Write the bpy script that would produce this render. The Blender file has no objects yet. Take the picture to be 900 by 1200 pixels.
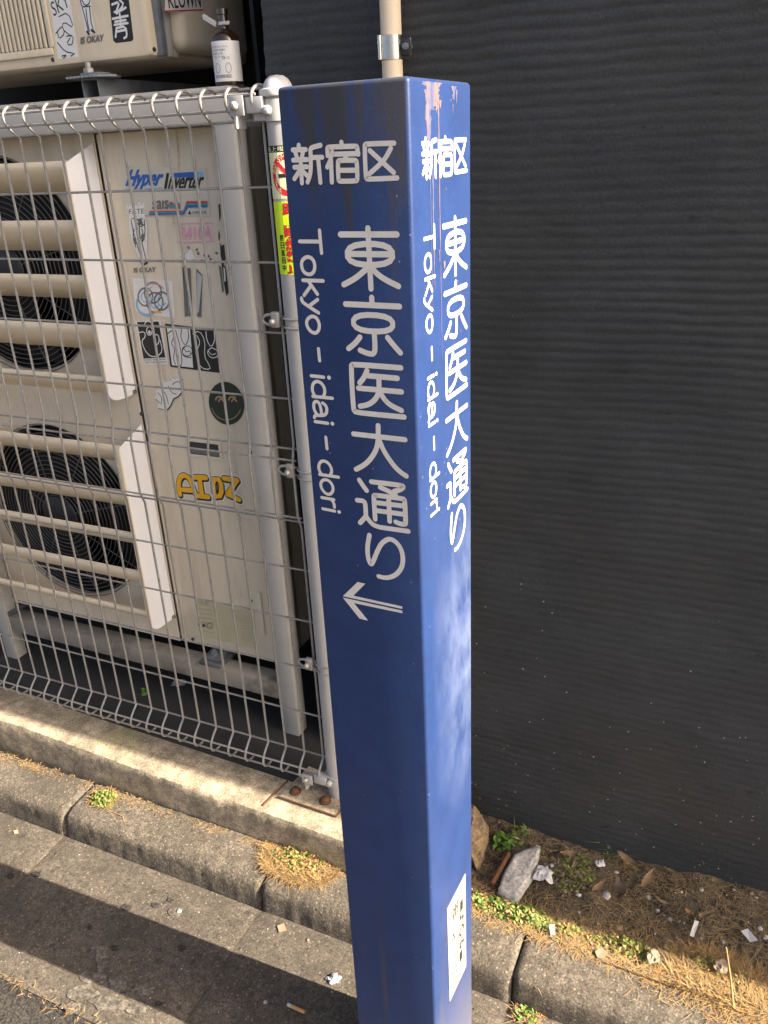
import bpy, bmesh, math, random
import numpy as np
from mathutils import Vector, Matrix

random.seed(7)
np.random.seed(7)
SC = bpy.context.scene
COL = SC.collection
R = math.radians

# ------------------------------------------------------------------ camera
F_PX, YAW, TILT, ROLL = 962.157, -0.443662, 0.420311, -0.048878      # solved from the fence mesh (50 mm wire pitch)
CAM = np.array([0.8036, -1.2967, 1.5578])
_fw = np.array([math.sin(YAW)*math.cos(TILT), math.cos(YAW)*math.cos(TILT), -math.sin(TILT)])
_rt = np.cross(_fw, [0, 0, 1.0]); _rt /= np.linalg.norm(_rt)
_up = np.cross(_rt, _fw)
CR = math.cos(ROLL)*_rt + math.sin(ROLL)*_up
CU = -math.sin(ROLL)*_rt + math.cos(ROLL)*_up
cam = bpy.data.cameras.new('camera')
cam.sensor_fit = 'AUTO'; cam.sensor_width = 36.0
cam.lens = F_PX/1200*36.0
cam.clip_start = 0.02; cam.clip_end = 2000
camo = bpy.data.objects.new('camera', cam); COL.objects.link(camo)
camo.matrix_world = Matrix(((CR[0], CU[0], -_fw[0], CAM[0]), (CR[1], CU[1], -_fw[1], CAM[1]),
                            (CR[2], CU[2], -_fw[2], CAM[2]), (0, 0, 0, 1)))
SC.camera = camo

# ------------------------------------------------------------------ sky, sun, exposure
SUN_EL, SUN_AZ = 33.0, 1.15            # azimuth: degrees from +X towards +Y
world = bpy.data.worlds.new('World'); SC.world = world; world.use_nodes = True
wn, wl = world.node_tree.nodes, world.node_tree.links
sky = wn.new('ShaderNodeTexSky'); sky.sky_type = 'NISHITA'; sky.sun_disc = False
sky.sun_elevation = R(SUN_EL); sky.sun_rotation = R(90-SUN_AZ)
sky.air_density = 0.7; sky.dust_density = 6.0; sky.ozone_density = 0.0
wn['Background'].inputs[1].default_value = 0.088
wl.new(sky.outputs[0], wn['Background'].inputs[0])
sl = bpy.data.lights.new('sun', 'SUN'); sl.energy = 5.0; sl.angle = R(0.4); sl.color = (1.0, 0.90, 0.76)
so = bpy.data.objects.new('sun', sl); COL.objects.link(so)
sd = Vector((math.cos(R(SUN_EL))*math.cos(R(SUN_AZ)), math.cos(R(SUN_EL))*math.sin(R(SUN_AZ)), math.sin(R(SUN_EL))))
so.rotation_euler = sd.to_track_quat('Z', 'Y').to_euler(); so.location = (6, 0, 6)
vs = SC.view_settings
vs.view_transform = 'Standard'; vs.look = 'None'; vs.gamma = 1.0; vs.use_curve_mapping = False
vs.exposure = 1.95

# ------------------------------------------------------------------ pixel -> place (900 x 1200 photograph)
def ray(x, y): return CR*((x-450)/F_PX) - CU*((y-600)/F_PX) + _fw
def onY(x, y, Y): d = ray(x, y); return CAM + d*((Y-CAM[1])/d[1])
def onZ(x, y, Z): d = ray(x, y); return CAM + d*((Z-CAM[2])/d[2])
def onX(x, y, X): d = ray(x, y); return CAM + d*((X-CAM[0])/d[0])

# ------------------------------------------------------------------ materials
MATS = {}
def mat(name, col, rough=0.6, metal=0.0, var=0.12, vs_=14.0, bump=0.0, bs=180.0, spec=0.4, fine=0.0, fs=400.0,
        stain=None, spot=None, stretch=None, coat=0.0, trans=0.0, grain=None, bdist=0.002):
    """procedural: world-position noise for colour, fine grain, optional stain colour and voronoi spots, bump"""
    m = bpy.data.materials.new(name); m.use_nodes = True
    n, l = m.node_tree.nodes, m.node_tree.links
    b = n['Principled BSDF']
    b.inputs['Roughness'].default_value = rough; b.inputs['Metallic'].default_value = metal
    b.inputs['Specular IOR Level'].default_value = spec
    if coat: b.inputs['Coat Weight'].default_value = coat; b.inputs['Coat Roughness'].default_value = 0.15
    if trans: b.inputs['Transmission Weight'].default_value = trans
    geo = n.new('ShaderNodeNewGeometry'); pos = geo.outputs['Position']
    def mapped(sc):
        mp = n.new('ShaderNodeVectorMath'); mp.operation = 'MULTIPLY'; l.new(pos, mp.inputs[0]); mp.inputs[1].default_value = sc
        return mp.outputs[0]
    def noise(scale, vec=None, detail=5, rough_=0.6):
        t = n.new('ShaderNodeTexNoise'); t.inputs['Scale'].default_value = scale
        t.inputs['Detail'].default_value = detail; t.inputs['Roughness'].default_value = rough_
        l.new(vec if vec is not None else pos, t.inputs['Vector']); return t.outputs['Fac']
    def ramp(fac, a, b_):
        r = n.new('ShaderNodeMapRange'); r.inputs[1].default_value = a; r.inputs[2].default_value = b_
        l.new(fac, r.inputs[0]); return r.outputs[0]
    def mix(fac, A, B, mode='MIX'):
        x = n.new('ShaderNodeMix'); x.data_type = 'RGBA'; x.blend_type = mode
        if hasattr(fac, 'links'): l.new(fac, x.inputs['Factor'])
        else: x.inputs['Factor'].default_value = fac
        for s, v in ((x.inputs[6], A), (x.inputs[7], B)):
            if hasattr(v, 'links'): l.new(v, s)
            else: s.default_value = (*v, 1)
        return x.outputs[2]
    c0 = [max(0, c*(1-var)) for c in col]; c1 = [min(1, c*(1+var)) for c in col]
    nz = noise(vs_, mapped(stretch) if stretch else None)
    out = mix(ramp(nz, 0.3, 0.7), c0, c1)
    if fine:
        out = mix(ramp(noise(fs, None, 3), 0.35, 0.65), out, mix(1.0, out, (1-fine,)*3, 'MULTIPLY'))
    for gs, lo, hi in (grain or []):     # speckle of the aggregate
        gr = n.new('ShaderNodeMapRange'); gr.inputs[1].default_value = 0.36; gr.inputs[2].default_value = 0.64; gr.inputs[3].default_value = lo; gr.inputs[4].default_value = hi
        l.new(noise(gs, None, 2, 0.5), gr.inputs[0])
        vm = n.new('ShaderNodeVectorMath'); vm.operation = 'SCALE'; l.new(out, vm.inputs[0]); l.new(gr.outputs[0], vm.inputs['Scale']); out = vm.outputs[0]
    for st in (stain or []):        # (colour, scale, lo, hi, amount, stretch)
        sc_, s_, lo, hi, am, stv = st
        f = ramp(noise(s_, mapped(stv) if stv else None, 6, 0.65), lo, hi)
        mm = n.new('ShaderNodeMath'); mm.operation = 'MULTIPLY'; l.new(f, mm.inputs[0]); mm.inputs[1].default_value = am
        out = mix(mm.outputs[0], out, sc_)
    for sp in (spot or []):         # (colour, scale, radius, amount)
        sc_, s_, rad, am = sp
        v = n.new('ShaderNodeTexVoronoi'); v.inputs['Scale'].default_value = s_; v.inputs['Randomness'].default_value = 1.0
        l.new(pos, v.inputs['Vector'])
        f = ramp(v.outputs['Distance'], rad, rad*0.6)
        # only some cells carry a spot
        sepc = n.new('ShaderNodeSeparateColor'); l.new(v.outputs['Color'], sepc.inputs[0])
        g = ramp(sepc.outputs[0], 0.55, 0.6)
        mm = n.new('ShaderNodeMath'); mm.operation = 'MULTIPLY'; l.new(f, mm.inputs[0]); l.new(g, mm.inputs[1])
        m2 = n.new('ShaderNodeMath'); m2.operation = 'MULTIPLY'; l.new(mm.outputs[0], m2.inputs[0]); m2.inputs[1].default_value = am
        out = mix(m2.outputs[0], out, sc_)
    l.new(out, b.inputs['Base Color'])
    if bump:
        bp = n.new('ShaderNodeBump'); bp.inputs['Strength'].default_value = min(1, bump); bp.inputs['Distance'].default_value = bdist
        l.new(noise(bs, None, 6, 0.7), bp.inputs['Height']); l.new(bp.outputs[0], b.inputs['Normal'])
    MATS[name] = m
    m_nodes[name] = (n, l, b, out, pos, noise, ramp, mix, mapped)
    return m
m_nodes = {}

mat('beige_paint', (0.70, 0.61, 0.465), 0.5, var=0.05, vs_=5, bump=0.05, bs=600, stain=[((0.34, 0.28, 0.21), 5, 0.50, 0.75, 0.45, (3, 3, 0.5)), ((0.26, 0.19, 0.13), 34, 0.60, 0.75, 0.40, (1, 1, 0.08)), ((0.20, 0.15, 0.10), 70, 0.66, 0.72, 0.6, None)])
mat('slat_cream', (0.78, 0.66, 0.48), 0.45, var=0.06, vs_=10, stain=[((0.36, 0.27, 0.17), 14, 0.58, 0.8, 0.35, (0.5, 3, 3)), ((0.2, 0.15, 0.1), 90, 0.7, 0.76, 0.4, None)])
mat('white_plastic', (0.80, 0.80, 0.83), 0.4, var=0.03, vs_=6, stain=[((0.5, 0.48, 0.44), 12, 0.62, 0.82, 0.25, None)])
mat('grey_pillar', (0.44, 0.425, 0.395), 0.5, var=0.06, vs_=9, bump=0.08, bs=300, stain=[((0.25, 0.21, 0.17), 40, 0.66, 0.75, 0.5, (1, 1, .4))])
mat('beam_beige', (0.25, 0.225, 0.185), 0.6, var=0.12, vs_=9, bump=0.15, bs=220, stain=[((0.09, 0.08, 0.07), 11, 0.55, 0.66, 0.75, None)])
mat('dark_metal', (0.035, 0.036, 0.038), 0.5, var=0.2, bump=0.05)
mat('fan_black', (0.018, 0.018, 0.018), 0.55, var=0.2)
mat('grille_wire', (0.14, 0.135, 0.13), 0.5, metal=0.3, var=0.1)
mat('bracket_grey', (0.19, 0.21, 0.23), 0.55, metal=0.3, var=0.2, vs_=30)
mat('galvanised', (0.36, 0.345, 0.32), 0.5, metal=0.4, var=0.12, vs_=60, bump=0.1, bs=500, stain=[((0.22, 0.15, 0.09), 40, 0.56, 0.70, 0.75, None), ((0.55, 0.54, 0.52), 90, 0.58, 0.7, 0.4, None)])
mat('pole_paint', (0.40, 0.395, 0.385), 0.45, metal=0.15, var=0.06, vs_=20, bump=0.06, bs=300, stain=[((0.36, 0.30, 0.23), 60, 0.66, 0.75, 0.6, None)])
mat('rust_run', (0.52, 0.40, 0.27), 0.6, var=0.15, vs_=60, stain=[((0.70, 0.61, 0.465), 90, 0.48, 0.6, 0.9, None)])
mat('faint_print', (0.36, 0.34, 0.26), 0.5, var=0.2)
mat('cap_white', (0.50, 0.49, 0.49), 0.35, var=0.04, stain=[((0.05, 0.04, 0.035), 42, 0.62, 0.66, 0.9, None)])
mat('chrome', (0.62, 0.60, 0.57), 0.18, metal=1.0, var=0.1, vs_=60)
mat('rust', (0.11, 0.048, 0.024), 0.85, var=0.35, vs_=120, bump=0.5, bs=400)
mat('rubber', (0.10, 0.105, 0.11), 0.8, var=0.35, vs_=40, bump=0.3, bs=120)
mat('pipe_cream', (0.80, 0.66, 0.48), 0.45, var=0.05, vs_=12, stain=[((0.35, 0.27, 0.18), 25, 0.66, 0.8, 0.4, None)])
mat('letter_white', (0.70, 0.65, 0.59), 0.45, var=0.05, vs_=60, stain=[((0.33, 0.27, 0.2), 26, 0.60, 0.75, 0.6, None)], bump=0.05, bs=900)
mat('black_print', (0.02, 0.02, 0.02), 0.5, var=0.1)
mat('grey_print', (0.16, 0.15, 0.14), 0.5, var=0.2)
mat('white_vinyl', (0.75, 0.74, 0.71), 0.4, var=0.04, vs_=25, stain=[((0.5, 0.45, 0.38), 30, 0.6, 0.8, 0.3, None)])
mat('plate_white', (0.40, 0.37, 0.32), 0.5, var=0.06, vs_=30)
mat('clear_label', (0.60, 0.565, 0.48), 0.35, var=0.03)
mat('spec_plate', (0.56, 0.52, 0.37), 0.3, metal=0.3, var=0.06, vs_=30)
mat('blue_print', (0.025, 0.12, 0.42), 0.4, var=0.08)
mat('sky_print', (0.22, 0.45, 0.68), 0.4, var=0.1)
mat('teal_print', (0.02, 0.30, 0.33), 0.4, var=0.08)
mat('red_print', (0.62, 0.02, 0.03), 0.4, var=0.06)
mat('pink_print', (0.70, 0.34, 0.48), 0.5, var=0.06)
mat('yellow_print', (0.80, 0.42, 0.02), 0.4, var=0.04)
mat('fluo_yellow', (0.66, 0.86, 0.02), 0.45, var=0.03)
mat('pale_yellow', (0.78, 0.76, 0.46), 0.45, var=0.03)
mat('deep_green', (0.025, 0.04, 0.032), 0.35, var=0.15)
mat('gold_print', (0.42, 0.34, 0.14), 0.4, var=0.1)
mat('peel_silver', (0.55, 0.58, 0.6), 0.3, metal=0.4, var=0.1)
mat('tape_grey', (0.14, 0.14, 0.135), 0.6, var=0.2, vs_=50)
mat('amber_glass', (0.028, 0.012, 0.006), 0.08, var=0.1, spec=0.6, coat=0.5)
mat('pad_orange', (0.62, 0.30, 0.18), 0.5, var=0.1)

# concrete family
mat('plinth_concrete', (0.37, 0.30, 0.205), 0.9, var=0.14, vs_=9, fine=0.22, fs=350, grain=[(240, 0.75, 1.25), (60, 0.8, 1.2), (18, 0.8, 1.2)], bump=0.5, bs=160,
    stain=[((0.10, 0.088, 0.06), 7, 0.55, 0.75, 0.38, None), ((0.22, 0.20, 0.065), 4.5, 0.54, 0.68, 0.55, None), ((0.07, 0.06, 0.05), 38, 0.62, 0.70, 0.6, None)],
    spot=[((0.36, 0.30, 0.22), 160, 0.12, 0.5)])
mat('plinth_concrete_shade', (0.035, 0.034, 0.031), 0.9, var=0.25, vs_=8, fine=0.25, fs=300, bump=0.5, bs=120, stain=[((0.03, 0.03, 0.028), 5, 0.5, 0.65, 0.6, None)])  # same concrete as the plinth, darkened to paint in the shade behind the fence
mat('kerb_concrete', (0.135, 0.110, 0.081), 0.92, var=0.16, vs_=10, grain=[(260, 0.68, 1.35), (95, 0.8, 1.22), (30, 0.85, 1.15)], fine=0.35, fs=420, bump=1.0, bs=150, bdist=0.0026,
    stain=[((0.052, 0.044, 0.033), 6, 0.48, 0.68, 0.55, None), ((0.03, 0.026, 0.022), 45, 0.62, 0.70, 0.6, None)],
    spot=[((0.30, 0.25, 0.18), 120, 0.30, 0.7), ((0.03, 0.027, 0.023), 90, 0.30, 0.6)])
mat('gutter_concrete', (0.112, 0.091, 0.068), 0.92, var=0.16, vs_=7, grain=[(260, 0.68, 1.35), (95, 0.8, 1.22), (30, 0.85, 1.15)], fine=0.35, fs=380, bump=1.0, bs=150, bdist=0.0018,
    stain=[((0.045, 0.038, 0.029), 4, 0.46, 0.62, 0.55, None), ((0.05, 0.042, 0.032), 22, 0.56, 0.70, 0.5, None), ((0.135, 0.108, 0.076), 16, 0.58, 0.72, 0.4, None)],
    spot=[((0.26, 0.21, 0.15), 105, 0.28, 0.65), ((0.03, 0.027, 0.024), 26, 0.20, 0.6), ((0.03, 0.026, 0.022), 85, 0.30, 0.6)])
mat('asphalt', (0.045, 0.039, 0.032), 0.9, var=0.2, vs_=10, fine=0.4, fs=300, grain=[(230, 0.4, 1.7)], bump=0.9, bs=220, spot=[((0.12, 0.10, 0.08), 190, 0.2, 0.5)])
mat('joint_dirt', (0.075, 0.055, 0.038), 0.95, var=0.4, vs_=60, bump=0.8, bs=300)
mat('mortar', (0.12, 0.102, 0.080), 0.9, var=0.15, vs_=30, fine=0.2, grain=[(200, 0.6, 1.4), (60, 0.7, 1.3)], bump=0.6, bs=200, spot=[((0.05, 0.045, 0.038), 120, 0.25, 0.7)])
mat('brown_stone', (0.27, 0.185, 0.10), 0.9, var=0.2, vs_=20, fine=0.25, fs=250, grain=[(150, 0.7, 1.3)], bump=0.9, bs=120, stain=[((0.08, 0.06, 0.04), 18, 0.56, 0.68, 0.7, None)])
mat('soil', (0.085, 0.062, 0.038), 0.95, var=0.35, vs_=25, fine=0.4, fs=250, grain=[(200, 0.5, 1.6), (70, 0.6, 1.4)], bump=1.0, bs=130, stain=[((0.16, 0.125, 0.08), 14, 0.5, 0.65, 0.6, None)])
mat('grey_stone', (0.46, 0.43, 0.39), 0.9, var=0.2, vs_=30, fine=0.2, grain=[(150, 0.7, 1.3)], bump=0.6, bs=150, stain=[((0.12, 0.1, 0.08), 22, 0.6, 0.72, 0.6, None)])
mat('straw', (0.33, 0.215, 0.085), 0.85, var=0.4, vs_=120)
mat('straw_dull', (0.20, 0.152, 0.092), 0.9, var=0.4, vs_=90)
mat('straw_orange', (0.36, 0.185, 0.06), 0.85, var=0.35, vs_=100)
mat('moss_green', (0.16, 0.20, 0.035), 0.8, var=0.4, vs_=90)
mat('leaf_green', (0.085, 0.17, 0.022), 0.6, var=0.35, vs_=80)
mat('dead_leaf', (0.21, 0.135, 0.075), 0.8, var=0.35, vs_=60)
mat('dead_leaf_dark', (0.075, 0.050, 0.036), 0.8, var=0.3, vs_=60)
mat('paper_white', (0.52, 0.50, 0.49), 0.8, var=0.06, vs_=60, bump=0.2)
mat('paper_cream', (0.27, 0.20, 0.13), 0.8, var=0.12, vs_=60)
mat('filter_tan', (0.58, 0.33, 0.12), 0.8, var=0.15, vs_=200)
mat('black_board', (0.008, 0.009, 0.010), 0.7, var=0.25, vs_=12, bump=0.1)
mat('back_wall_paint', (0.03, 0.03, 0.03), 0.85, var=0.3, vs_=6, bump=0.3)

# black combed wall: pale specks thicken towards the ground (splashed lime)
m = mat('black_wall', (0.046, 0.049, 0.051), 0.62, var=0.22, vs_=5, fine=0.3, fs=260, bump=0.55, bs=260, spec=0.35,
        stain=[((0.050, 0.049, 0.042), 3, 0.45, 0.7, 0.6, None), ((0.012, 0.012, 0.012), 40, 0.63, 0.7, 0.7, (0.35, 1, 1))])
n, l, b, out, pos, noise, ramp, mix, mapped = m_nodes['black_wall']
v = n.new('ShaderNodeTexVoronoi'); v.inputs['Scale'].default_value = 105; l.new(mapped((1, 0, 1)), v.inputs['Vector'])
sc_ = n.new('ShaderNodeSeparateColor'); l.new(v.outputs['Color'], sc_.inputs[0])
rad = n.new('ShaderNodeMath'); rad.operation = 'MULTIPLY'; l.new(ramp(sc_.outputs[1], 0.2, 1.0), rad.inputs[0]); rad.inputs[1].default_value = 0.17
lt = n.new('ShaderNodeMath'); lt.operation = 'LESS_THAN'; l.new(v.outputs['Distance'], lt.inputs[0]); l.new(rad.outputs[0], lt.inputs[1])
sx = n.new('ShaderNodeSeparateXYZ'); l.new(pos, sx.inputs[0])
thr = n.new('ShaderNodeMapRange'); l.new(sx.outputs[2], thr.inputs[0])
thr.inputs[1].default_value = 0.15; thr.inputs[2].default_value = 0.85; thr.inputs[3].default_value = 0.82; thr.inputs[4].default_value = 0.997
g = n.new('ShaderNodeMath'); g.operation = 'GREATER_THAN'; l.new(sc_.outputs[0], g.inputs[0]); l.new(thr.outputs[0], g.inputs[1])
mm = n.new('ShaderNodeMath'); mm.operation = 'MULTIPLY'; l.new(lt.outputs[0], mm.inputs[0]); l.new(g.outputs[0], mm.inputs[1])
l.new(mix(mm.outputs[0], out, (0.40, 0.38, 0.36)), b.inputs['Base Color'])

# blue post paint: grime runs at the top and foot, dust bloom on the street end face, scuffs
m = mat('post_blue', (0.017, 0.039, 0.130), 0.42, var=0.13, vs_=22, fine=0.22, fs=520, bump=0.12, bs=420, spec=0.3)
n, l, b, out, pos, noise, ramp, mix, mapped = m_nodes['post_blue']
b.inputs['Sheen Weight'].default_value = 0.10; b.inputs['Sheen Roughness'].default_value = 0.45; b.inputs['Sheen Tint'].default_value = (0.45, 0.62, 1.0, 1)   # chalky film on the old paint
tc = n.new('ShaderNodeTexCoord'); ob = tc.outputs['Object']
so_ = n.new('ShaderNodeSeparateXYZ'); l.new(ob, so_.inputs[0])
def vmul(vec, s):
    q = n.new('ShaderNodeVectorMath'); q.operation = 'MULTIPLY'; l.new(vec, q.inputs[0]); q.inputs[1].default_value = s; return q.outputs[0]
def mth(op, a, b2):
    q = n.new('ShaderNodeMath'); q.operation = op; q.use_clamp = op != 'ADD'
    for i, w in enumerate((a, b2)):
        if hasattr(w, 'links'): l.new(w, q.inputs[i])
        else: q.inputs[i].default_value = w
    return q.outputs[0]
run = noise(60, vmul(ob, (1, 1, 0.05)), 4, 0.6)
top = ramp(so_.outputs[2], 1.45, 1.62)
grime = mth('MULTIPLY', ramp(mth('ADD', run, mth('MULTIPLY', top, 0.20)), 0.55, 0.70), ramp(so_.outputs[0], 0.0, -0.006))
grime = mth('MULTIPLY', grime, ramp(so_.outputs[2], 1.36, 1.50))
out = mix(mth('MULTIPLY', grime, 0.85), out, (0.040, 0.036, 0.034))
foot = mth('MULTIPLY', ramp(noise(30, vmul(ob, (1, 1, 0.05)), 4), 0.58, 0.68), ramp(so_.outputs[2], 0.55, 0.15))
out = mix(mth('MULTIPLY', foot, 0.75), out, (0.070, 0.056, 0.040))
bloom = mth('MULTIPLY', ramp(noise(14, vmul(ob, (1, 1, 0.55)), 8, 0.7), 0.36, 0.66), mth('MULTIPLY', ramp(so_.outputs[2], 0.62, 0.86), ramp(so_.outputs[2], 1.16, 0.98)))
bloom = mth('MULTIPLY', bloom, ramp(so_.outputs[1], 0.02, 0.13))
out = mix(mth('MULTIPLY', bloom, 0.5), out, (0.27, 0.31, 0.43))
dust = mth('MULTIPLY', ramp(so_.outputs[2], 0.32, 0.02), ramp(so_.outputs[0], -0.004, 0.0))
out = mix(mth('MULTIPLY', dust, 0.55), out, (0.20, 0.17, 0.17))
vv = n.new('ShaderNodeTexVoronoi'); vv.inputs['Scale'].default_value = 70; l.new(ob, vv.inputs['Vector'])
sv = n.new('ShaderNodeSeparateColor'); l.new(vv.outputs['Color'], sv.inputs[0])
chip = mth('MULTIPLY', mth('LESS_THAN', vv.outputs['Distance'], 0.085), mth('GREATER_THAN', sv.outputs[0], 0.78))
out = mix(mth('MULTIPLY', chip, 0.7), out, (0.17, 0.16, 0.16))
# fine scuffs, mostly low down, and blotchy dulling of the old paint
scr = n.new('ShaderNodeTexNoise'); scr.inputs['Scale'].default_value = 1.0; scr.inputs['Detail'].default_value = 3
rot = n.new('ShaderNodeVectorRotate'); rot.rotation_type = 'EULER_XYZ'; rot.inputs['Rotation'].default_value = (0.35, 0.3, 0.0); l.new(ob, rot.inputs['Vector'])
l.new(vmul(rot.outputs[0], (40, 40, 900)), scr.inputs['Vector'])
sf = mth('MULTIPLY', ramp(scr.outputs['Fac'], 0.70, 0.76), ramp(noise(11, ob, 3), 0.52, 0.66))
out = mix(mth('MULTIPLY', sf, 0.55), out, (0.16, 0.17, 0.20))
dull = ramp(noise(6, vmul(ob, (1, 1, 0.5)), 6, 0.65), 0.42, 0.70)
out = mix(mth('MULTIPLY', dull, 0.18), out, (0.052, 0.060, 0.092))
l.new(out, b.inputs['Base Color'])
rr = n.new('ShaderNodeMapRange'); l.new(grime, rr.inputs[0]); rr.inputs[3].default_value = 0.36; rr.inputs[4].default_value = 0.75
l.new(rr.outputs[0], b.inputs['Roughness'])
mat('scrape_orange', (0.165, 0.105, 0.090), 0.7, var=0.18, vs_=60, stain=[((0.030, 0.060, 0.16), 70, 0.46, 0.60, 0.85, (1, 1, 0.12)), ((0.030, 0.060, 0.16), 160, 0.5, 0.62, 0.7, (1, 1, 0.3))])

# ------------------------------------------------------------------ mesh helpers
class MB:
    def __init__(s): s.v, s.f, s.m = [], [], []; s.mats = []
    def mi(s, name):
        if name not in s.mats: s.mats.append(name)
        return s.mats.index(name)
    def add(s, V, Fs, name):
        o = len(s.v); s.v += [tuple(map(float, q)) for q in V]; k = s.mi(name)
        for f in Fs: s.f.append(tuple(o+i for i in f)); s.m.append(k)
    def box(s, x0, x1, y0, y1, z0, z1, name, bev=0.0):
        if bev <= 0:
            V = [(x, y, z) for z in (z0, z1) for y in (y0, y1) for x in (x0, x1)]
            s.add(V, [(0, 2, 3, 1), (4, 5, 7, 6), (0, 1, 5, 4), (2, 6, 7, 3), (0, 4, 6, 2), (1, 3, 7, 5)], name); return
        bm = bmesh.new(); bmesh.ops.create_cube(bm, size=1)
        for q in bm.verts: q.co = Vector(((x0+x1)/2+q.co.x*(x1-x0), (y0+y1)/2+q.co.y*(y1-y0), (z0+z1)/2+q.co.z*(z1-z0)))
        bmesh.ops.bevel(bm, geom=bm.edges[:], offset=bev, segments=2, affect='EDGES', profile=0.5)
        bm.verts.index_update()
        s.add([q.co for q in bm.verts], [[q.index for q in f.verts] for f in bm.faces], name); bm.free()
    def tube(s, pts, r, name, seg=8, closed=False, caps=True):
        pts = [Vector(p) for p in pts]; N = len(pts); V = []; Fs = []
        rs = r if isinstance(r, (list, tuple)) else [r]*N
        up = None
        for i, p in enumerate(pts):
            a = pts[(i-1) % N] if (closed or i > 0) else p; c = pts[(i+1) % N] if (closed or i < N-1) else p
            t = (c-a).normalized()
            if up is None: up = Vector((0, 0, 1)) if abs(t.z) < 0.9 else Vector((0, 1, 0)); 
            u = (up - t*up.dot(t)); u = u.normalized() if u.length > 1e-6 else t.orthogonal().normalized(); up = u; w = t.cross(u)
            for k in range(seg):
                q = 2*math.pi*k/seg; V.append(p + (u*math.cos(q)+w*math.sin(q))*rs[i])
        for i in range(N if closed else N-1):
            j = (i+1) % N
            for k in range(seg):
                k2 = (k+1) % seg; Fs.append((i*seg+k, i*seg+k2, j*seg+k2, j*seg+k))
        if caps and not closed: Fs += [tuple(range(seg))[::-1], tuple((N-1)*seg+k for k in range(seg))]
        s.add(V, Fs, name)
    def lathe(s, prof, c, name, seg=24, axis='Z'):
        V = []; Fs = []; N = len(prof)
        for (r, h) in prof:
            for k in range(seg):
                q = 2*math.pi*k/seg; a, b_ = r*math.cos(q), r*math.sin(q)
                V.append((c[0]+a, c[1]+b_, c[2]+h) if axis == 'Z' else ((c[0]+a, c[1]+h, c[2]+b_) if axis == 'Y' else (c[0]+h, c[1]+a, c[2]+b_)))
        for i in range(N-1):
            for k in range(seg): k2 = (k+1) % seg; Fs.append((i*seg+k, i*seg+k2, (i+1)*seg+k2, (i+1)*seg+k))
        if prof[0][0] > 1e-5: Fs.append(tuple(range(seg))[::-1])
        if prof[-1][0] > 1e-5: Fs.append(tuple((N-1)*seg+k for k in range(seg)))
        s.add(V, Fs, name)
    def prism(s, poly, fn, d0, d1, name):
        """poly 2-D outline -> solid between fn(p,d0) and fn(p,d1)"""
        N = len(poly)
        V = [fn(p, d0) for p in poly]+[fn(p, d1) for p in poly]
        Fs = [tuple(range(N))[::-1], tuple(range(N, 2*N))]+[(i, (i+1) % N, N+(i+1) % N, N+i) for i in range(N)]
        s.add(V, Fs, name)
    def build(s, name, parent=None, smooth=None):
        me = bpy.data.meshes.new(name); me.from_pydata(s.v, [], s.f); 
        for k in s.mats: me.materials.append(MATS[k])
        me.polygons.foreach_set('material_index', s.m)
        bm = bmesh.new(); bm.from_mesh(me); bmesh.ops.recalc_face_normals(bm, faces=bm.faces[:]); bm.to_mesh(me); bm.free()
        me.update()
        if smooth is not None: 
            me.shade_smooth()
            me.set_sharp_from_angle(angle=R(smooth))
        o = bpy.data.objects.new(name, me); COL.objects.link(o)
        if parent: o.parent = parent
        return o
def tag(o, label, cat=None, group=None, kind=None):
    if label: o['label'] = label
    if cat: o['category'] = cat
    if group: o['group'] = group
    if kind: o['kind'] = kind
    return o
def empty(name, loc, rz=0.0):
    o = bpy.data.objects.new(name, None); o.location = loc; o.rotation_euler = (0, 0, rz); o.empty_display_size = 0.05; COL.objects.link(o); return o
def keep(child, parent):          # parent a mesh built in world coordinates under a thing at its base
    child.parent = parent; child.matrix_parent_inverse = Matrix.Translation(-Vector(parent.location)) if tuple(parent.rotation_euler) == (0, 0, 0) else (Matrix.Translation(parent.location) @ parent.rotation_euler.to_matrix().to_4x4()).inverted()
    return child
def copyobj(o, loc, parent):
    c = o.copy(); COL.objects.link(c); c.location = loc; c.parent = parent
    c.matrix_parent_inverse = o.matrix_parent_inverse.copy(); return c
def chaikin(p, closed, it=2):
    p = [Vector((*q, 0)) for q in p]
    for _ in range(it):
        q = []; N = len(p)
        rng = range(N if closed else N-1)
        if not closed: q.append(p[0])
        for i in rng:
            a, b_ = p[i], p[(i+1) % N]
            if (not closed) and N == 2: q += [b_]; continue
            if closed or i > 0: q.append(a*0.75+b_*0.25)
            if closed or i < N-2: q.append(a*0.25+b_*0.75)
        if not closed and N > 2: q.append(p[-1])
        p = q
    return p
def ribbon(pts, w, closed=False, it=2):
    """flat brush stroke with round ends -> 2-D verts, faces"""
    p = chaikin(pts, closed, it); N = len(p); h = w/2; V = []; Fs = []
    def nrm(i):
        a = p[(i-1) % N] if (closed or i > 0) else p[i]; c = p[(i+1) % N] if (closed or i < N-1) else p[i]
        t = (c-a).normalized(); return Vector((-t.y, t.x, 0)), t
    for i in range(N):
        m_, t = nrm(i); V += [(p[i]+m_*h)[:2], (p[i]-m_*h)[:2]]
    for i in range(N if closed else N-1):
        j = (i+1) % N; Fs.append((2*i, 2*i+1, 2*j+1, 2*j))
    if not closed:
        for i, sg in ((0, -1), (N-1, 1)):
            m_, t = nrm(i); o = len(V); cap = []
            for k in range(0, 7):
                q = math.pi*k/6; V.append((p[i]+m_*h*math.cos(q)+t*(sg*h*math.sin(q)))[:2]); cap.append(o+k)
            Fs.append(tuple(cap))
    return V, Fs
_tc = {}
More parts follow.
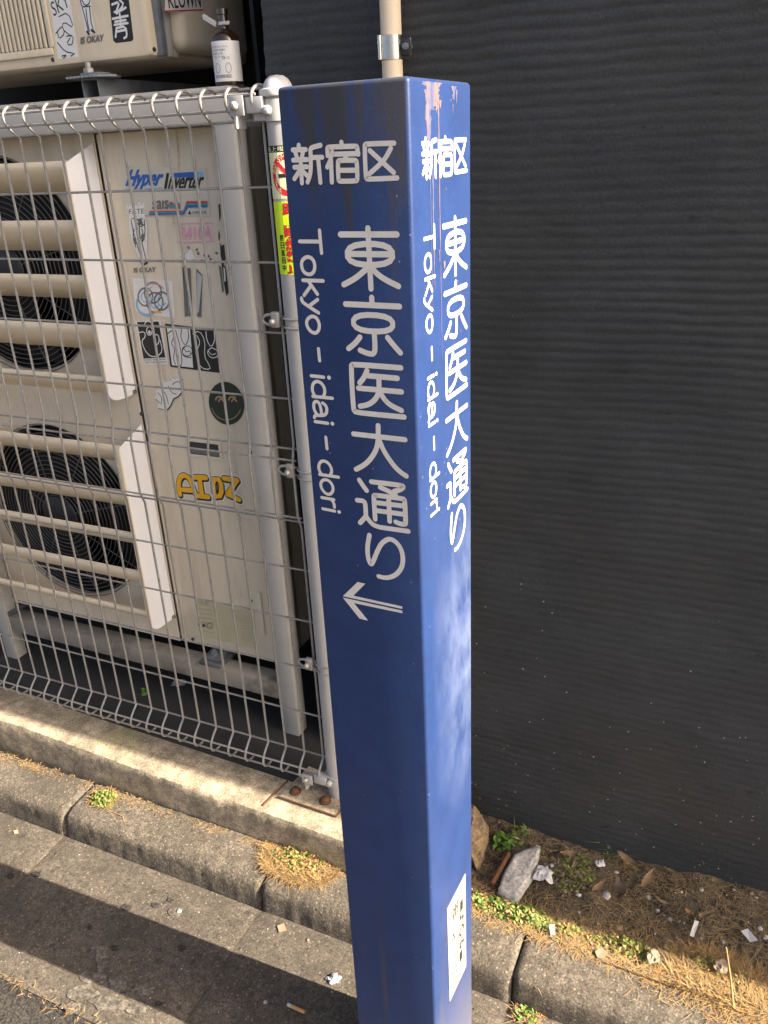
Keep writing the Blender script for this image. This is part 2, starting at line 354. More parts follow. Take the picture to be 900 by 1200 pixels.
def textmesh(s, shear=0.0):
    """outline text as flat mesh: verts (x, y) with size 1, polys, width"""
    k = (s, shear)
    if k not in _tc:
        c = bpy.data.curves.new('print', 'FONT'); c.body = s; c.shear = shear; c.resolution_u = 3
        o = bpy.data.objects.new('print', c); COL.objects.link(o); bpy.context.view_layer.update()
        me = bpy.data.meshes.new_from_object(o.evaluated_get(bpy.context.evaluated_depsgraph_get()))
        V = [(q.co.x, q.co.y) for q in me.vertices]; Fs = [tuple(f.vertices) for f in me.polygons]
        bpy.data.objects.remove(o); bpy.data.curves.remove(c); bpy.data.meshes.remove(me)
        xs = [q[0] for q in V]; ys = [q[1] for q in V]
        x0, y0, x1, y1 = min(xs), min(ys), max(xs), max(ys)
        V = [((x-x0)/(x1-x0), (y-y0)/(y1-y0)) for x, y in V]      # unit box
        _tc[k] = (V, Fs)
    return _tc[k]
GLYPHS=[
(0,[(0,[(-127.9,1561.2),(-128.2,1557.7)]),(0,[(-135.7,1557.0),(-119.7,1556.7)]),(0,[(-133.2,1556.0),(-131.1,1548.9)]),(0,[(-123.0,1555.6),(-125.4,1548.7)]),(0,[(-136.2,1547.1),(-118.7,1547.2)]),(0,[(-135.3,1540.2),(-119.7,1540.2)]),(0,[(-126.9,1546.8),(-127.5,1524.5)]),(0,[(-128.5,1537.2),(-136.5,1528.9)]),(0,[(-125.8,1536.5),(-120.5,1531.8)]),(0,[(-101.4,1560.1),(-110.6,1558.7),(-114.0,1557.2),(-113.9,1552.7),(-114.7,1541.3),(-116.3,1532.3),(-120.3,1525.3)]),(0,[(-113.9,1548.9),(-100.3,1548.7)]),(0,[(-105.2,1548.0),(-104.5,1524.6)])]),
(0,[(0,[(-76.7,1561.9),(-76.7,1557.6)]),(0,[(-93.8,1550.1),(-93.7,1557.3),(-92.3,1558.0),(-60.5,1557.7),(-58.9,1557.2),(-58.0,1550.1)]),(0,[(-85.8,1551.1),(-57.9,1550.7)]),(0,[(-88.0,1553.1),(-91.1,1545.0),(-95.2,1539.2)]),(0,[(-90.2,1545.6),(-90.8,1524.6)]),(0,[(-71.0,1550.6),(-74.5,1545.1)]),(1,[(-82.1,1544.3),(-80.8,1545.1),(-61.4,1544.7),(-59.9,1543.6),(-60.3,1526.1),(-61.5,1525.1),(-81.5,1525.1),(-82.9,1526.4)]),(0,[(-81.5,1535.6),(-61.3,1535.3)])]),
(0,[(0,[(-17.2,1558.7),(-49.0,1559.2),(-50.3,1558.2),(-50.7,1527.5),(-49.2,1526.3),(-15.2,1526.8)]),(0,[(-44.6,1553.0),(-18.8,1531.9)]),(0,[(-21.0,1554.2),(-29.0,1543.0),(-46.2,1531.5)])]),
(0,[(0,[(-84.7,1472.7),(-17.8,1472.9)]),(0,[(-51.2,1478.9),(-51.1,1417.3)]),(1,[(-77.4,1462.9),(-24.1,1463.5),(-23.6,1442.3),(-77.9,1442.0)]),(0,[(-76.6,1452.9),(-24.6,1453.1)]),(0,[(-53.1,1439.6),(-61.2,1433.3),(-71.0,1426.8),(-84.2,1420.7)]),(0,[(-49.5,1439.7),(-42.7,1432.8),(-32.8,1426.9),(-18.0,1420.9)])]),
(0,[(0,[(-50.8,1408.0),(-50.8,1402.1)]),(0,[(-83.8,1399.8),(-17.8,1399.8)]),(1,[(-74.9,1389.2),(-26.9,1389.3),(-26.6,1371.9),(-75.0,1371.4)]),(0,[(-49.7,1370.8),(-49.5,1352.0),(-51.6,1346.6),(-57.0,1346.3),(-63.4,1347.8),(-68.6,1349.6)]),(0,[(-67.9,1364.4),(-74.1,1357.2),(-83.3,1350.6)]),(0,[(-33.5,1365.7),(-26.8,1358.1),(-18.6,1350.0)])]),
(0,[(0,[(-19.0,1333.3),(-79.6,1333.0),(-81.6,1331.5),(-82.2,1279.2),(-79.6,1276.1),(-17.0,1277.1)]),(0,[(-61.4,1326.9),(-65.7,1318.4),(-71.6,1312.0)]),(0,[(-60.6,1321.2),(-23.7,1321.2)]),(0,[(-73.7,1305.7),(-19.1,1306.1)]),(0,[(-46.7,1319.4),(-47.2,1303.6),(-52.4,1294.2),(-61.5,1287.3),(-72.8,1284.4)]),(0,[(-45.9,1302.7),(-39.4,1293.4),(-31.0,1288.2),(-19.9,1284.5)])]),
(0,[(0,[(-84.0,1249.6),(-17.0,1250.2)]),(0,[(-50.7,1263.4),(-51.3,1246.2),(-54.6,1233.2),(-63.2,1220.4),(-72.3,1211.7),(-83.5,1205.1)]),(0,[(-50.0,1245.3),(-44.6,1232.3),(-33.1,1216.9),(-24.6,1209.5),(-17.0,1205.7)])]),
(0,[(0,[(-80.0,1191.8),(-75.7,1185.5),(-70.8,1179.5)]),(0,[(-63.7,1191.9),(-24.1,1193.1),(-20.8,1191.8),(-24.3,1187.8),(-33.4,1183.9)]),(0,[(-52.0,1186.4),(-41.4,1183.3),(-31.9,1179.6)]),(0,[(-84.7,1164.7),(-75.8,1165.3),(-73.4,1162.3),(-73.7,1145.8)]),(0,[(-73.5,1145.2),(-82.4,1134.8)]),(0,[(-73.5,1145.2),(-66.9,1136.5),(-58.9,1133.5),(-47.2,1133.6),(-16.8,1134.7)]),(0,[(-61.0,1143.3),(-61.5,1174.2),(-60.1,1175.3),(-21.4,1176.4),(-20.1,1175.0),(-19.6,1144.6),(-21.6,1142.8),(-28.4,1142.8),(-33.1,1144.3)]),(0,[(-59.4,1165.6),(-20.7,1167.0)]),(0,[(-59.4,1155.1),(-20.5,1156.2)]),(0,[(-41.2,1174.5),(-41.3,1143.7)])]),
(0,[(0,[(-70.4,1120.0),(-74.2,1104.2),(-74.6,1091.1),(-72.9,1082.6),(-70.6,1078.6),(-67.3,1083.7),(-61.4,1097.9),(-55.0,1110.7),(-47.4,1117.7),(-41.6,1120.2),(-34.0,1117.3),(-27.9,1110.0),(-25.3,1099.1),(-26.3,1087.4),(-30.7,1077.8),(-38.2,1069.7),(-47.1,1065.0),(-54.5,1063.8),(-60.6,1064.3)])]),
(1,[(0,[(-110.2,1476.8),(-109.7,1453.4)]),(0,[(-110.6,1465.3),(-136.6,1465.3)])]),
(1,[(1,[(-129.2,1449.7),(-121.7,1447.7),(-119.1,1440.9),(-120.8,1433.4),(-126.6,1429.9),(-133.9,1431.9),(-136.8,1437.4),(-136.3,1444.8)])]),
(1,[(0,[(-136.5,1423.9),(-110.4,1423.9)]),(0,[(-126.4,1418.3),(-136.5,1407.6)]),(0,[(-128.6,1422.0),(-118.8,1409.3)])]),
(1,[(0,[(-119.3,1403.3),(-130.4,1396.2)]),(0,[(-119.3,1388.7),(-136.2,1397.7),(-140.1,1400.8),(-140.3,1404.1)])]),
(1,[(1,[(-128.9,1385.0),(-122.4,1383.3),(-119.1,1376.7),(-120.4,1369.3),(-125.4,1365.1),(-131.9,1367.0),(-136.2,1373.0),(-136.2,1379.8)])]),
(1,[(0,[(-123.1,1347.8),(-122.8,1334.0)])]),
(1,[(0,[(-135.9,1315.2),(-119.1,1314.9)]),(0,[(-112.0,1315.0),(-111.7,1314.9)])]),
(1,[(0,[(-136.1,1290.4),(-109.3,1290.5)]),(0,[(-133.1,1291.1),(-136.3,1296.8),(-135.1,1305.2),(-129.7,1309.5),(-123.1,1308.2),(-119.0,1302.5),(-118.9,1295.8),(-122.0,1290.9)])]),
(1,[(0,[(-123.2,1283.5),(-118.8,1280.8),(-117.8,1275.7),(-119.4,1270.3),(-124.0,1267.9),(-134.1,1267.5),(-135.8,1266.0),(-136.3,1264.3)]),(0,[(-125.7,1268.6),(-126.0,1275.9),(-127.9,1283.6),(-132.5,1285.2),(-136.1,1281.2),(-135.6,1273.4),(-132.2,1268.5)])]),
(1,[(0,[(-135.8,1259.3),(-118.3,1259.0)]),(0,[(-111.9,1259.2),(-111.7,1259.2)])]),
(1,[(0,[(-122.4,1241.1),(-122.0,1226.4)])]),
(1,[(0,[(-135.6,1191.4),(-108.7,1191.5)]),(0,[(-132.5,1192.0),(-136.2,1197.2),(-135.5,1205.0),(-130.3,1210.2),(-123.2,1209.6),(-118.2,1203.7),(-117.6,1197.1),(-120.8,1191.5)])]),
(1,[(1,[(-129.7,1185.8),(-122.5,1185.1),(-117.6,1179.0),(-118.0,1171.2),(-123.5,1165.8),(-130.1,1167.3),(-134.9,1173.4),(-135.2,1180.7)])]),
(1,[(0,[(-135.2,1160.5),(-117.8,1160.4)]),(0,[(-122.3,1160.3),(-118.1,1156.4),(-117.7,1150.1)])]),
(1,[(0,[(-135.1,1145.2),(-117.7,1144.8)]),(0,[(-111.5,1144.7),(-111.3,1144.7)])])]
ARROW=[[(-115.2,1023.7),(-91.8,1049.6),(-80.5,1049.4),(-99.4,1027.7),(-29.4,1027.5),(-29.5,1024.2)],[(-115.4,1021.4),(-29.6,1021.4),(-29.5,1017.9),(-99.7,1016.9),(-80.3,995.1),(-92.3,995.1)]]

# ================================================================== SETTING
def vnoise(x, y, s, seed=0):
    """cheap smooth value noise on arrays"""
    x = np.asarray(x)*s+seed*17.3; y = np.asarray(y)*s+seed*9.1
    xi = np.floor(x); yi = np.floor(y); fx = x-xi; fy = y-yi
    fx = fx*fx*(3-2*fx); fy = fy*fy*(3-2*fy)
    def h(a, b_): q = np.sin(a*127.1+b_*311.7)*43758.5453; return q-np.floor(q)
    return (h(xi, yi)*(1-fx)+h(xi+1, yi)*fx)*(1-fy)+(h(xi, yi+1)*(1-fx)+h(xi+1, yi+1)*fx)*fy-0.5
def gridmesh(X, Y, Z):
    ny, nx = X.shape
    V = np.stack([X, Y, Z], -1).reshape(-1, 3)
    i = np.arange(ny*nx).reshape(ny, nx)
    Fs = np.stack([i[:-1, :-1], i[:-1, 1:], i[1:, 1:], i[1:, :-1]], -1).reshape(-1, 4)
    return V.tolist(), Fs.tolist()

WALL_Y = 0.150
KERB_Z = 0.070
PL_Z = 0.159
# -------- road: one sheet to the horizon
b_ = MB(); b_.add([(-300, -300, -0.007), (300, -300, -0.007), (300, 300, -0.007), (-300, 300, -0.007)], [(0, 1, 2, 3)], 'asphalt')
tag(b_.build('road'), 'dark worn asphalt road beyond the concrete gutter', kind='structure')

# -------- gutter of concrete slabs, laid joint to joint with the kerb
JX = [-0.057+0.579*i for i in range(-5, 6)]
gut = MB(); gut.box(JX[0], JX[-1], -0.583, -0.20, -0.06, -0.004, 'joint_dirt')
gut = tag(gut.build('gutter'), 'concrete gutter of short slabs along the kerb', kind='structure')
for i in range(len(JX)-1):
    x0, x1 = JX[i]+0.0022, JX[i+1]-0.0022
    nx, ny = 26, 16
    xs = np.linspace(x0, x1, nx); ys = np.linspace(-0.585, -0.236, ny)
    X, Y = np.meshgrid(xs, ys)
    Z = 0.0016*vnoise(X, Y, 9, 3)+0.0012*vnoise(X, Y, 30, 4)
    e = np.minimum(np.minimum(X-x0, x1-X), Y+0.585); Z -= 0.004*np.clip(1-e/0.006, 0, 1)
    X = X+0.002*vnoise(Y, X, 40, i)*(np.minimum(X-x0, x1-X) < 1e-6)
    b_ = MB(); V, Fs = gridmesh(X, Y, Z); b_.add(V, Fs, 'gutter_concrete')
    o = b_.build('gutter_slab', gut, smooth=60)

# -------- kerb of blocks
kb = MB(); kb.box(JX[0], JX[-1], -0.210, -0.118, -0.05, 0.054, 'joint_dirt')
kerb = tag(kb.build('kerb'), 'low weathered concrete kerb of rounded blocks', kind='structure')
KP = [(-0.112, -0.05), (-0.112, 0.066), (-0.116, 0.0700), (-0.14, 0.0705), (-0.175, 0.0700), (-0.200, 0.0692), (-0.212, 0.0665), (-0.221, 0.0615), (-0.2265, 0.054), (-0.229, 0.044), (-0.232, 0.020), (-0.236, -0.02)]
for i in range(len(JX)-1):
    gap = 0.002 if abs(JX[i]-0.522) < 0.02 else 0.0025
    gap2 = 0.002 if abs(JX[i+1]-0.522) < 0.02 else 0.0025
    x0, x1 = JX[i]+gap, JX[i+1]-gap2
    nx = 120; xs = np.linspace(x0, x1, nx)
    s_ = np.arange(len(KP))*0.02
    X, S = np.meshgrid(xs, s_)
    P = np.array(KP); Yb = P[:, 0][:, None]+0*X; Zb = P[:, 1][:, None]+0*X
    d = 0.0040*vnoise(X, S, 9, 5+i)+0.0022*vnoise(X, S*2.5, 60, 6+i)
    e = np.minimum(X-x0, x1-X); rnd = 0.006*np.clip(1-e/0.012, 0, 1)**2
    w = np.clip((P[:, 1]+0.02)/0.05, 0, 1)[:, None]
    Zb = Zb+(d*0.7-rnd)*w; Yb = Yb+np.where(P[:, 0][:, None] < -0.19, -(d)+rnd, 0)
    X = X+(e < 1e-6)*0.004*vnoise(S, X, 60, i)
    b_ = MB(); V, Fs = gridmesh(X, Yb, Zb)
    n_ = len(KP); Fs += [[k*nx for k in range(n_)], [k*nx+nx-1 for k in range(n_)][::-1]]
    b_.add(V, Fs, 'kerb_concrete'); b_.build('kerb_block', kerb, smooth=50)

# -------- plinth the fence stands on
def pl_front(x): return -0.108-0.029*(np.clip(x, -1.3, 0.4)+0.375)
PX1 = 0.305
PP = [(0, -0.04), (0, 0.060), (0, 0.12), (0.0, 0.146), (0.004, 0.156), (0.012, PL_Z), (0.05, PL_Z), (0.115, PL_Z), (0.17, PL_Z), (0.40, PL_Z), (0.80, PL_Z)]
xs = np.concatenate([np.linspace(-3.5, -1.3, 16), np.linspace(-1.29, PX1, 200)])
X, S = np.meshgrid(xs, np.arange(len(PP))*0.02)
P = np.array(PP)
Yb = pl_front(X)+P[:, 0][:, None]; Zb = P[:, 1][:, None]+0*X
d = 0.006*vnoise(X, S*1.5, 5, 11)+0.002*vnoise(X, S*3, 45, 12)+0.003*np.minimum(0, vnoise(X, S*4, 90, 13)+0.2)
Yb = Yb+np.where((P[:, 0] < 0.02)[:, None], -d, 0); Zb = Zb+np.where((P[:, 0] > 0.008)[:, None], 0.2*d, 0)*np.where((P[:, 0] > 0.1)[:, None], 0.3, 1)
b_ = MB(); V, Fs = gridmesh(X, Yb, Zb); nx = X.shape[1]
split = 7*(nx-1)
b_.add(V, Fs[:split], 'plinth_concrete'); o_ = len(b_.v); b_.add(V, Fs[split:], 'plinth_concrete_shade')
end = [k*nx+nx-1 for k in range(len(PP))]
b_.add([V[k] for k in end]+[(PX1, 0.66, -0.04)], [tuple(range(len(end)+1))], 'brown_stone')
tag(b_.build('concrete_plinth', smooth=45), 'pale concrete plinth under the wire mesh fence, mossy along its edge', 'plinth')

# -------- strip of soil between kerb and black wall
X, Y = np.meshgrid(np.linspace(PX1-0.01, 3.2, 300), np.linspace(-0.117, 0.17, 46))
Z = 0.058+0.030*vnoise(X, Y, 8, 21)+0.014*vnoise(X, Y, 26, 22)+0.008*vnoise(X, Y, 70, 23)+0.02*np.clip(Y/0.15, 0, 1)
def soil_z(x, y): return float(0.058+0.030*vnoise(x, y, 8, 21)+0.014*vnoise(x, y, 26, 22)+0.008*vnoise(x, y, 70, 23)+0.02*np.clip(y/0.15, 0, 1))
b_ = MB(); V, Fs = gridmesh(X, Y, Z); b_.add(V, Fs, 'soil')
tag(b_.build('ground', smooth=80), 'strip of bare soil between the kerb and the black wall', kind='structure')

# -------- black combed wall
wx = np.concatenate([np.linspace(-0.075, 1.9, 190)]); wz = np.arange(0.0, 2.0, 0.0027)
X, Z = np.meshgrid(wx, wz)
wob = 0.014*vnoise(X, Z, 2.2, 31)+0.005*vnoise(X, Z, 6, 32)+0.0035*vnoise(X, Z, 20, 33)+0.0022*vnoise(X, Z, 70, 44)
pitch = 0.0178
amp = 0.00024+0.00046*np.clip((Z-0.35)/0.9, 0, 1)
amp = amp*(0.55+0.9*np.clip(vnoise(X*0.5, Z, 5, 34)+0.5, 0, 1))
ph = 2*np.pi*(Z+wob)/pitch
Y = WALL_Y - amp*(np.abs(np.sin(ph/2))*2-1) + 0.0016*vnoise(X, Z*2, 16, 35)+0.0009*vnoise(X*1.0, Z*3.5, 60, 36)
Y += 0.004*vnoise(X, Z, 1.6, 37)
# ragged left edge of the coat
X = X + np.where(X < -0.07, 0.010*vnoise(Z, X, 18, 38)+0.005*vnoise(Z, X, 60, 39), 0)
b_ = MB(); V, Fs = gridmesh(X, Y, Z); b_.add(V, Fs, 'black_wall')
b_.box(-0.068, 12.0, WALL_Y+0.012, 0.62, -0.05, 2.40, 'black_wall')
wall = tag(b_.build('building_wall', smooth=80), 'matt black house wall combed with fine horizontal ridges', 'wall')

b_ = MB(); b_.box(-5.0, -0.07, 0.66, 0.8, -0.05, 2.40, 'back_wall_paint')
tag(b_.build('recess_wall'), 'dark back wall of the recess behind the air conditioners', 'wall')
b_ = MB(); b_.box(-4.0, 12.0, 0.010, 0.62, 2.405, 2.47, 'black_board', 0.004); b_.add([(-4, 0.05, 2.47), (12, 0.05, 2.47), (12, 3.2, 3.5), (-4, 3.2, 3.5), (-4, 3.2, 2.47), (12, 3.2, 2.47)], [(0, 1, 2, 3), (3, 2, 5, 4), (0, 3, 4), (1, 5, 2)], 'black_board')  # unseen eave and roof slope, added to cast the shade strip along the wall
tag(b_.build('added_shade_eave'), 'unseen black eave added above the combed wall to cast its shade strip', 'roof')
b_ = MB(); b_.box(-0.140, -0.131, 0.215, 0.655, PL_Z+0.01, 2.3, 'black_board', 0.0015)
b_.box(-0.1305, -0.122, 0.30, 0.35, PL_Z+0.01, 2.3, 'black_board', 0.0015)
tag(b_.build('side_board'), 'black upright board closing the gap between rack and combed wall', 'board')

# ================================================================== STREET NAME POST
PS = 0.9744          # post stands a little nearer than first solved
PK = (0.4737, -0.5048); PA = R(-2.5); PH = 1.5578+(1.6165-1.5578)*PS; PWX, PWY = 0.150*PS, 0.1640*PS
post = empty('street_name_post', (PK[0], PK[1], 0), PA)
tag(post, 'dark blue square street name post with white lettering on two faces', 'sign post')
bm = bmesh.new(); bmesh.ops.create_cube(bm, size=1)
for q in bm.verts: q.co = Vector((-PWX/2+q.co.x*PWX, PWY/2+q.co.y*PWY, (PH-0.05)/2+q.co.z*(PH+0.05)))
ed = [e for e in bm.edges if abs(e.verts[0].co.z-e.verts[1].co.z) > 0.5 or e.verts[0].co.z > 1]
bmesh.ops.bevel(bm, geom=ed, offset=0.0045, segments=4, affect='EDGES', profile=0.5)
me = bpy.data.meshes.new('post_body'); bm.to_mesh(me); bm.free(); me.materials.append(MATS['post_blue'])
me.shade_smooth(); me.set_sharp_from_angle(angle=R(50))
pb = bpy.data.objects.new('post_body', me); COL.objects.link(pb); pb.parent = post

def to_face(face, u, z, off):
    z = 1.5578+(z/1000-1.5578)*PS; u = u*PS
    return (u/1000, -off, z) if face == 0 else (off, (u+164.0*PS)/1000, z)
def glyph_obj(name, t, strokes, face):
    b_ = MB(); w0 = 6.3 if t == 0 else 4.1
    for k, (cl, pts) in enumerate(strokes):
        if t == 0 and max(q[1] for q in pts) > 1515: w = 4.9
        else: w = w0
        if t == 1 and len(pts) == 2 and abs(pts[0][0]-pts[1][0])+abs(pts[0][1]-pts[1][1]) < 1.0: w = 5.0
        if face == 1: w *= 0.95
        V, Fs = ribbon(pts, w, bool(cl), 2)
        b_.add([to_face(face, u, z, 0.00035+0.00004*k) for u, z in V], Fs, 'letter_white')
    return b_.build(name, post)
for face in (0, 1):
    for t, strokes in GLYPHS:
        glyph_obj('kanji_character' if t == 0 else 'letter', t, strokes, face)
b_ = MB()
for q in ARROW: b_.prism(q, lambda p, d: to_face(0, p[0], p[1], d), 0.0001, 0.0004, 'letter_white')
tag(b_.build('arrow', post), 'white arrow split lengthwise by a thin line')
# number plate low on the end face
b_ = MB()
pl = [(-110.0, 451), (-32.0, 449.5), (-31.0, 225.0), (-106.0, 227.5)]
b_.prism(pl, lambda p, d: to_face(1, p[0], p[1], d), 0.0002, 0.0008, 'plate_white')
def face_text(s, u, z, w, h, m_, off=0.00105, shear=0):
    V, Fs = textmesh(s, shear); b_.add([to_face(1, u+x*w, z+y*h, off) for x, y in V], Fs, m_)
face_text('番', -92, 398, 32, 32, 'black_print')
for k, ch in enumerate('15061'): face_text(ch, -62+5*(k < 1), 385-k*29, 20-9*(ch == '1'), 24, 'black_print'); face_text(ch, -61+5*(k < 1), 385-k*29, 20-9*(ch == '1'), 24, 'black_print', 0.0011)
face_text('A', -96, 352, 17, 20, 'black_print')
for c_ in range(2):
    for k in range(7): face_text('路上番号管理課'[k], -98+c_*16, 330-k*13.5, 11, 10, 'grey_print')
tag(b_.build('number_plate', post), 'white plate with number and small characters low on the post')
# orange scrape and runs at the top of the end face
b_ = MB(); rr_ = random.Random(3)
def run_(u0, u1, z0, z1, taper=0.3):
    n_ = 34; L_, Q_ = [], []; ja = jb = 0.0; wd = u1-u0
    for k in range(n_+1):
        f = k/n_; z = z0+(z1-z0)*f; w = wd*(1-f**0.6*(1-taper)); c = (u0+u1)/2-wd*0.12*f
        ja = 0.6*ja+rr_.uniform(-.16, .16)*wd*0.6; jb = 0.6*jb+rr_.uniform(-.16, .16)*wd*0.6
        L_.append((c-w/2+ja, z)); Q_.append((max(c-w/2+ja+0.3, c+w/2+jb), z))
    for k in range(n_):
        b_.add([to_face(1, *L_[k], run_.o), to_face(1, *Q_[k], run_.o), to_face(1, *Q_[k+1], run_.o), to_face(1, *L_[k+1], run_.o)], [(0, 1, 2, 3)], 'scrape_orange')
    run_.o += 0.00004
run_.o = 0.00015
for a in ((-132, -82, 1613, 1588, 0.30), (-128, -108, 1606, 1530, 0.25), (-104, -90, 1606, 1585, 0.2), (-113, -108, 1560, 1410, 0.2), (-95, -92, 1600, 1330, 0.35), (-92, -84, 1597, 1590, 0.3), (-119, -117, 1545, 1380, 0.3),
          (-58, -44, 1611, 1598, 0.25), (-46, -41, 1608, 1594, 0.2), (-56, -53, 1594, 1585, 0.4), (-86, -80, 1436, 1428, 0.6), (-99, -97, 1450, 1437, 0.5)): run_(*a)
tag(b_.build('orange_scrape', post), 'pale orange scrape running down from the top edge')

# ================================================================== WIRE MESH FENCE
fence = empty('mesh_fence', (0.031, 0.004, PL_Z))
tag(fence, 'galvanised wire mesh fence with rolled edges and a round end post', 'fence')
WR = 0.0026
def fillet(pts, it=2):
    p = [Vector(q) for q in pts]
    for _ in range(it):
        q = [p[0]]
        for i in range(len(p)-1):
            a, c = p[i], p[i+1]
            if i > 0: q.append(a*0.75+c*0.25)
            if i < len(p)-2: q.append(a*0.25+c*0.75)
        q.append(p[-1]); p = q
    return p
zV1a, zV1b = onY(346, 530, -0.012)[2], onY(346, 538.6, 0)[2]
zV2a, zV2b = onY(354, 606, 0)[2], onY(356, 616.6, -0.012)[2]
topc = [(0, 0, 1.600), (0, -0.028, 1.622), (0, -0.031, 1.641), (0, -0.014, 1.656), (0, 0.012, 1.656), (0, 0.019, 1.644)]
botc = [(0, 0, 0.262), (0, -0.026, 0.240), (0, -0.032, 0.218), (0, -0.018, 0.203), (0, 0.002, 0.202)]
# the ribbed middle: wires step forward between the two doubled rails
path = fillet(topc[::-1])+[Vector((0, 0, 1.58)), Vector((0, 0, zV1a+0.012)), Vector((0, -0.010, zV1b-0.004)), Vector((0, -0.010, zV2a+0.004)), Vector((0, 0, zV2b-0.010)), Vector((0, 0, 0.29))]+fillet(botc)
b_ = MB(); b_.tube(path, WR, 'galvanised', 6)
w0 = b_.build('vertical_wire', fence, smooth=60); w0.matrix_parent_inverse = Matrix.Translation(-Vector(fence.location))
NW = 34
for k in range(1, NW): copyobj(w0, (-0.05*k+random.uniform(-.0008, .0008), 0, 0), fence)
rails = [(0.0032, 1.5), (0.0032, 1.3747), (0.0032, 1.2493), (0.0032, 1.124), (0.0032, zV1a), (-0.0065, zV1b), (-0.0065, zV2a), (0.0032, zV2b), (0.0032, 0.7532), (0.0032, 0.6278), (0.0032, 0.5025), (0.0032, 0.3771),
         (0.013, 1.652), (-0.0262, 1.642), (-0.0240, 1.620), (0.004, 1.604), (0.017, 0.250), (-0.025, 0.236), (-0.016, 0.204)]
b_ = MB(); b_.tube([(-0.05*(NW-1)-0.01, 0, 0), (0.006, 0, 0)], 0.0023, 'galvanised', 6)
r0 = b_.build('horizontal_wire', fence, smooth=60); r0.matrix_parent_inverse = w0.matrix_parent_inverse.copy()
for k, (y, z) in enumerate(rails):
    if k == 0: r0.location = (0, y, z)
    else: copyobj(r0, (0, y, z), fence)
# end post with cap, bands and base plate
PC = (0.031, 0.004); PR = 0.0235
b_ = MB(); b_.lathe([(PR, PL_Z), (PR, 1.640)], (PC[0], PC[1], 0), 'pole_paint', 28)
pole = keep(b_.build('fence_post', smooth=40), fence)
b_ = MB(); b_.lathe([(PR+0.001, 1.636), (0.0305, 1.638), (0.0315, 1.642), (0.0305, 1.6475), (0.0245, 1.6495), (0.0225, 1.656), (0.0178, 1.663), (0.0105, 1.6675), (0.0, 1.669)], (PC[0], PC[1], 0), 'cap_white', 28)
o = b_.build('post_cap', pole, 35)
def band(z0, z1, mt):
    b_ = MB(); b_.lathe([(PR+0.0005, z0), (PR+0.004, z0+0.001), (PR+0.004, z1-0.001), (PR+0.0005, z1)], (PC[0], PC[1], 0), mt, 28)
    b_.box(PC[0]-0.036, PC[0]-0.012, PC[1]-PR-0.002, PC[1]-PR+0.012, z0+0.002, z1-0.002, mt, 0.002)
    b_.build('clamp_band', pole, 40)
    b_ = MB(); c = (PC[0]-0.006, PC[1]-PR-0.004, (z0+z1)/2)
    b_.lathe([(0.0, -0.010), (0.005, -0.009), (0.0075, -0.005), (0.008, 0.0), (0.008, 0.004)], c, 'pole_paint', 14, 'Y'); b_.build('bolt', pole, 40)
band(1.600, 1.634, 'pole_paint'); band(0.200, 0.228, 'pole_paint')
def end_bracket(z0, z1, x0, x1, yf):
    b_ = MB(); b_.box(x0, x1, yf-0.003, yf-0.0005, z0+0.003, z1-0.003, 'pole_paint', 0.001)
    b_.box(x0+0.006, x0+0.011, yf-0.002, yf+0.03, z0-0.016, z0+0.004, 'pole_paint', 0.001); b_.box(x1, PC[0]-0.012, yf+0.004, yf+0.012, z0+0.006, z1-0.006, 'pole_paint', 0.001)
    o = keep(b_.build('end_bracket', None, 40), fence)
    b_ = MB(); b_.lathe([(0.0, -0.008), (0.004, -0.0075), (0.007, -0.004), (0.0072, 0.0)], ((x0+x1)/2-0.002, yf-0.004, (z0+z1)/2), 'galvanised', 12, 'Y')
    k_ = b_.build('bolt', None, 40); keep(k_, fence)
end_bracket(1.608, 1.644, -0.040, -0.012, -0.034); end_bracket(0.203, 0.236, -0.040, -0.012, -0.036)
for (px, py) in ((326, 375), (345, 552), (366, 778)):
    z = onY(px, py, -0.01)[2]
    b_ = MB()
    for dz in (-0.008, 0.008):
        arc = [(PC[0]-0.030, -0.012, z+dz)]+[(PC[0]+(PR+0.0018)*math.cos(a), PC[1]+(PR+0.0018)*math.sin(a), z+dz-0.004) for a in np.linspace(R(190), R(330), 12)]
        b_.tube(arc, 0.0021, 'galvanised', 6)
    xr = PC[0]-0.038
    loop = [(xr+0.004, -0.014, z+0.009), (xr-0.014, -0.013, z+0.010), (xr-0.024, -0.012, z+0.005), (xr-0.026, -0.012, z), (xr-0.024, -0.012, z-0.005), (xr-0.014, -0.013, z-0.009), (xr+0.004, -0.014, z-0.009)]
    b_.tube(fillet(loop), 0.0028, 'galvanised', 7)
    b_.box(xr-0.006, xr+0.010, -0.018, -0.007, z-0.013, z+0.015, 'galvanised', 0.002)
    b_.lathe([(0.0, -0.008), (0.004, -0.007), (0.006, -0.003), (0.006, 0.0)], (xr-0.002, -0.017, z-0.002), 'galvanised', 10, 'Y')
    keep(b_.build('hook_clamp', None, 45), fence)
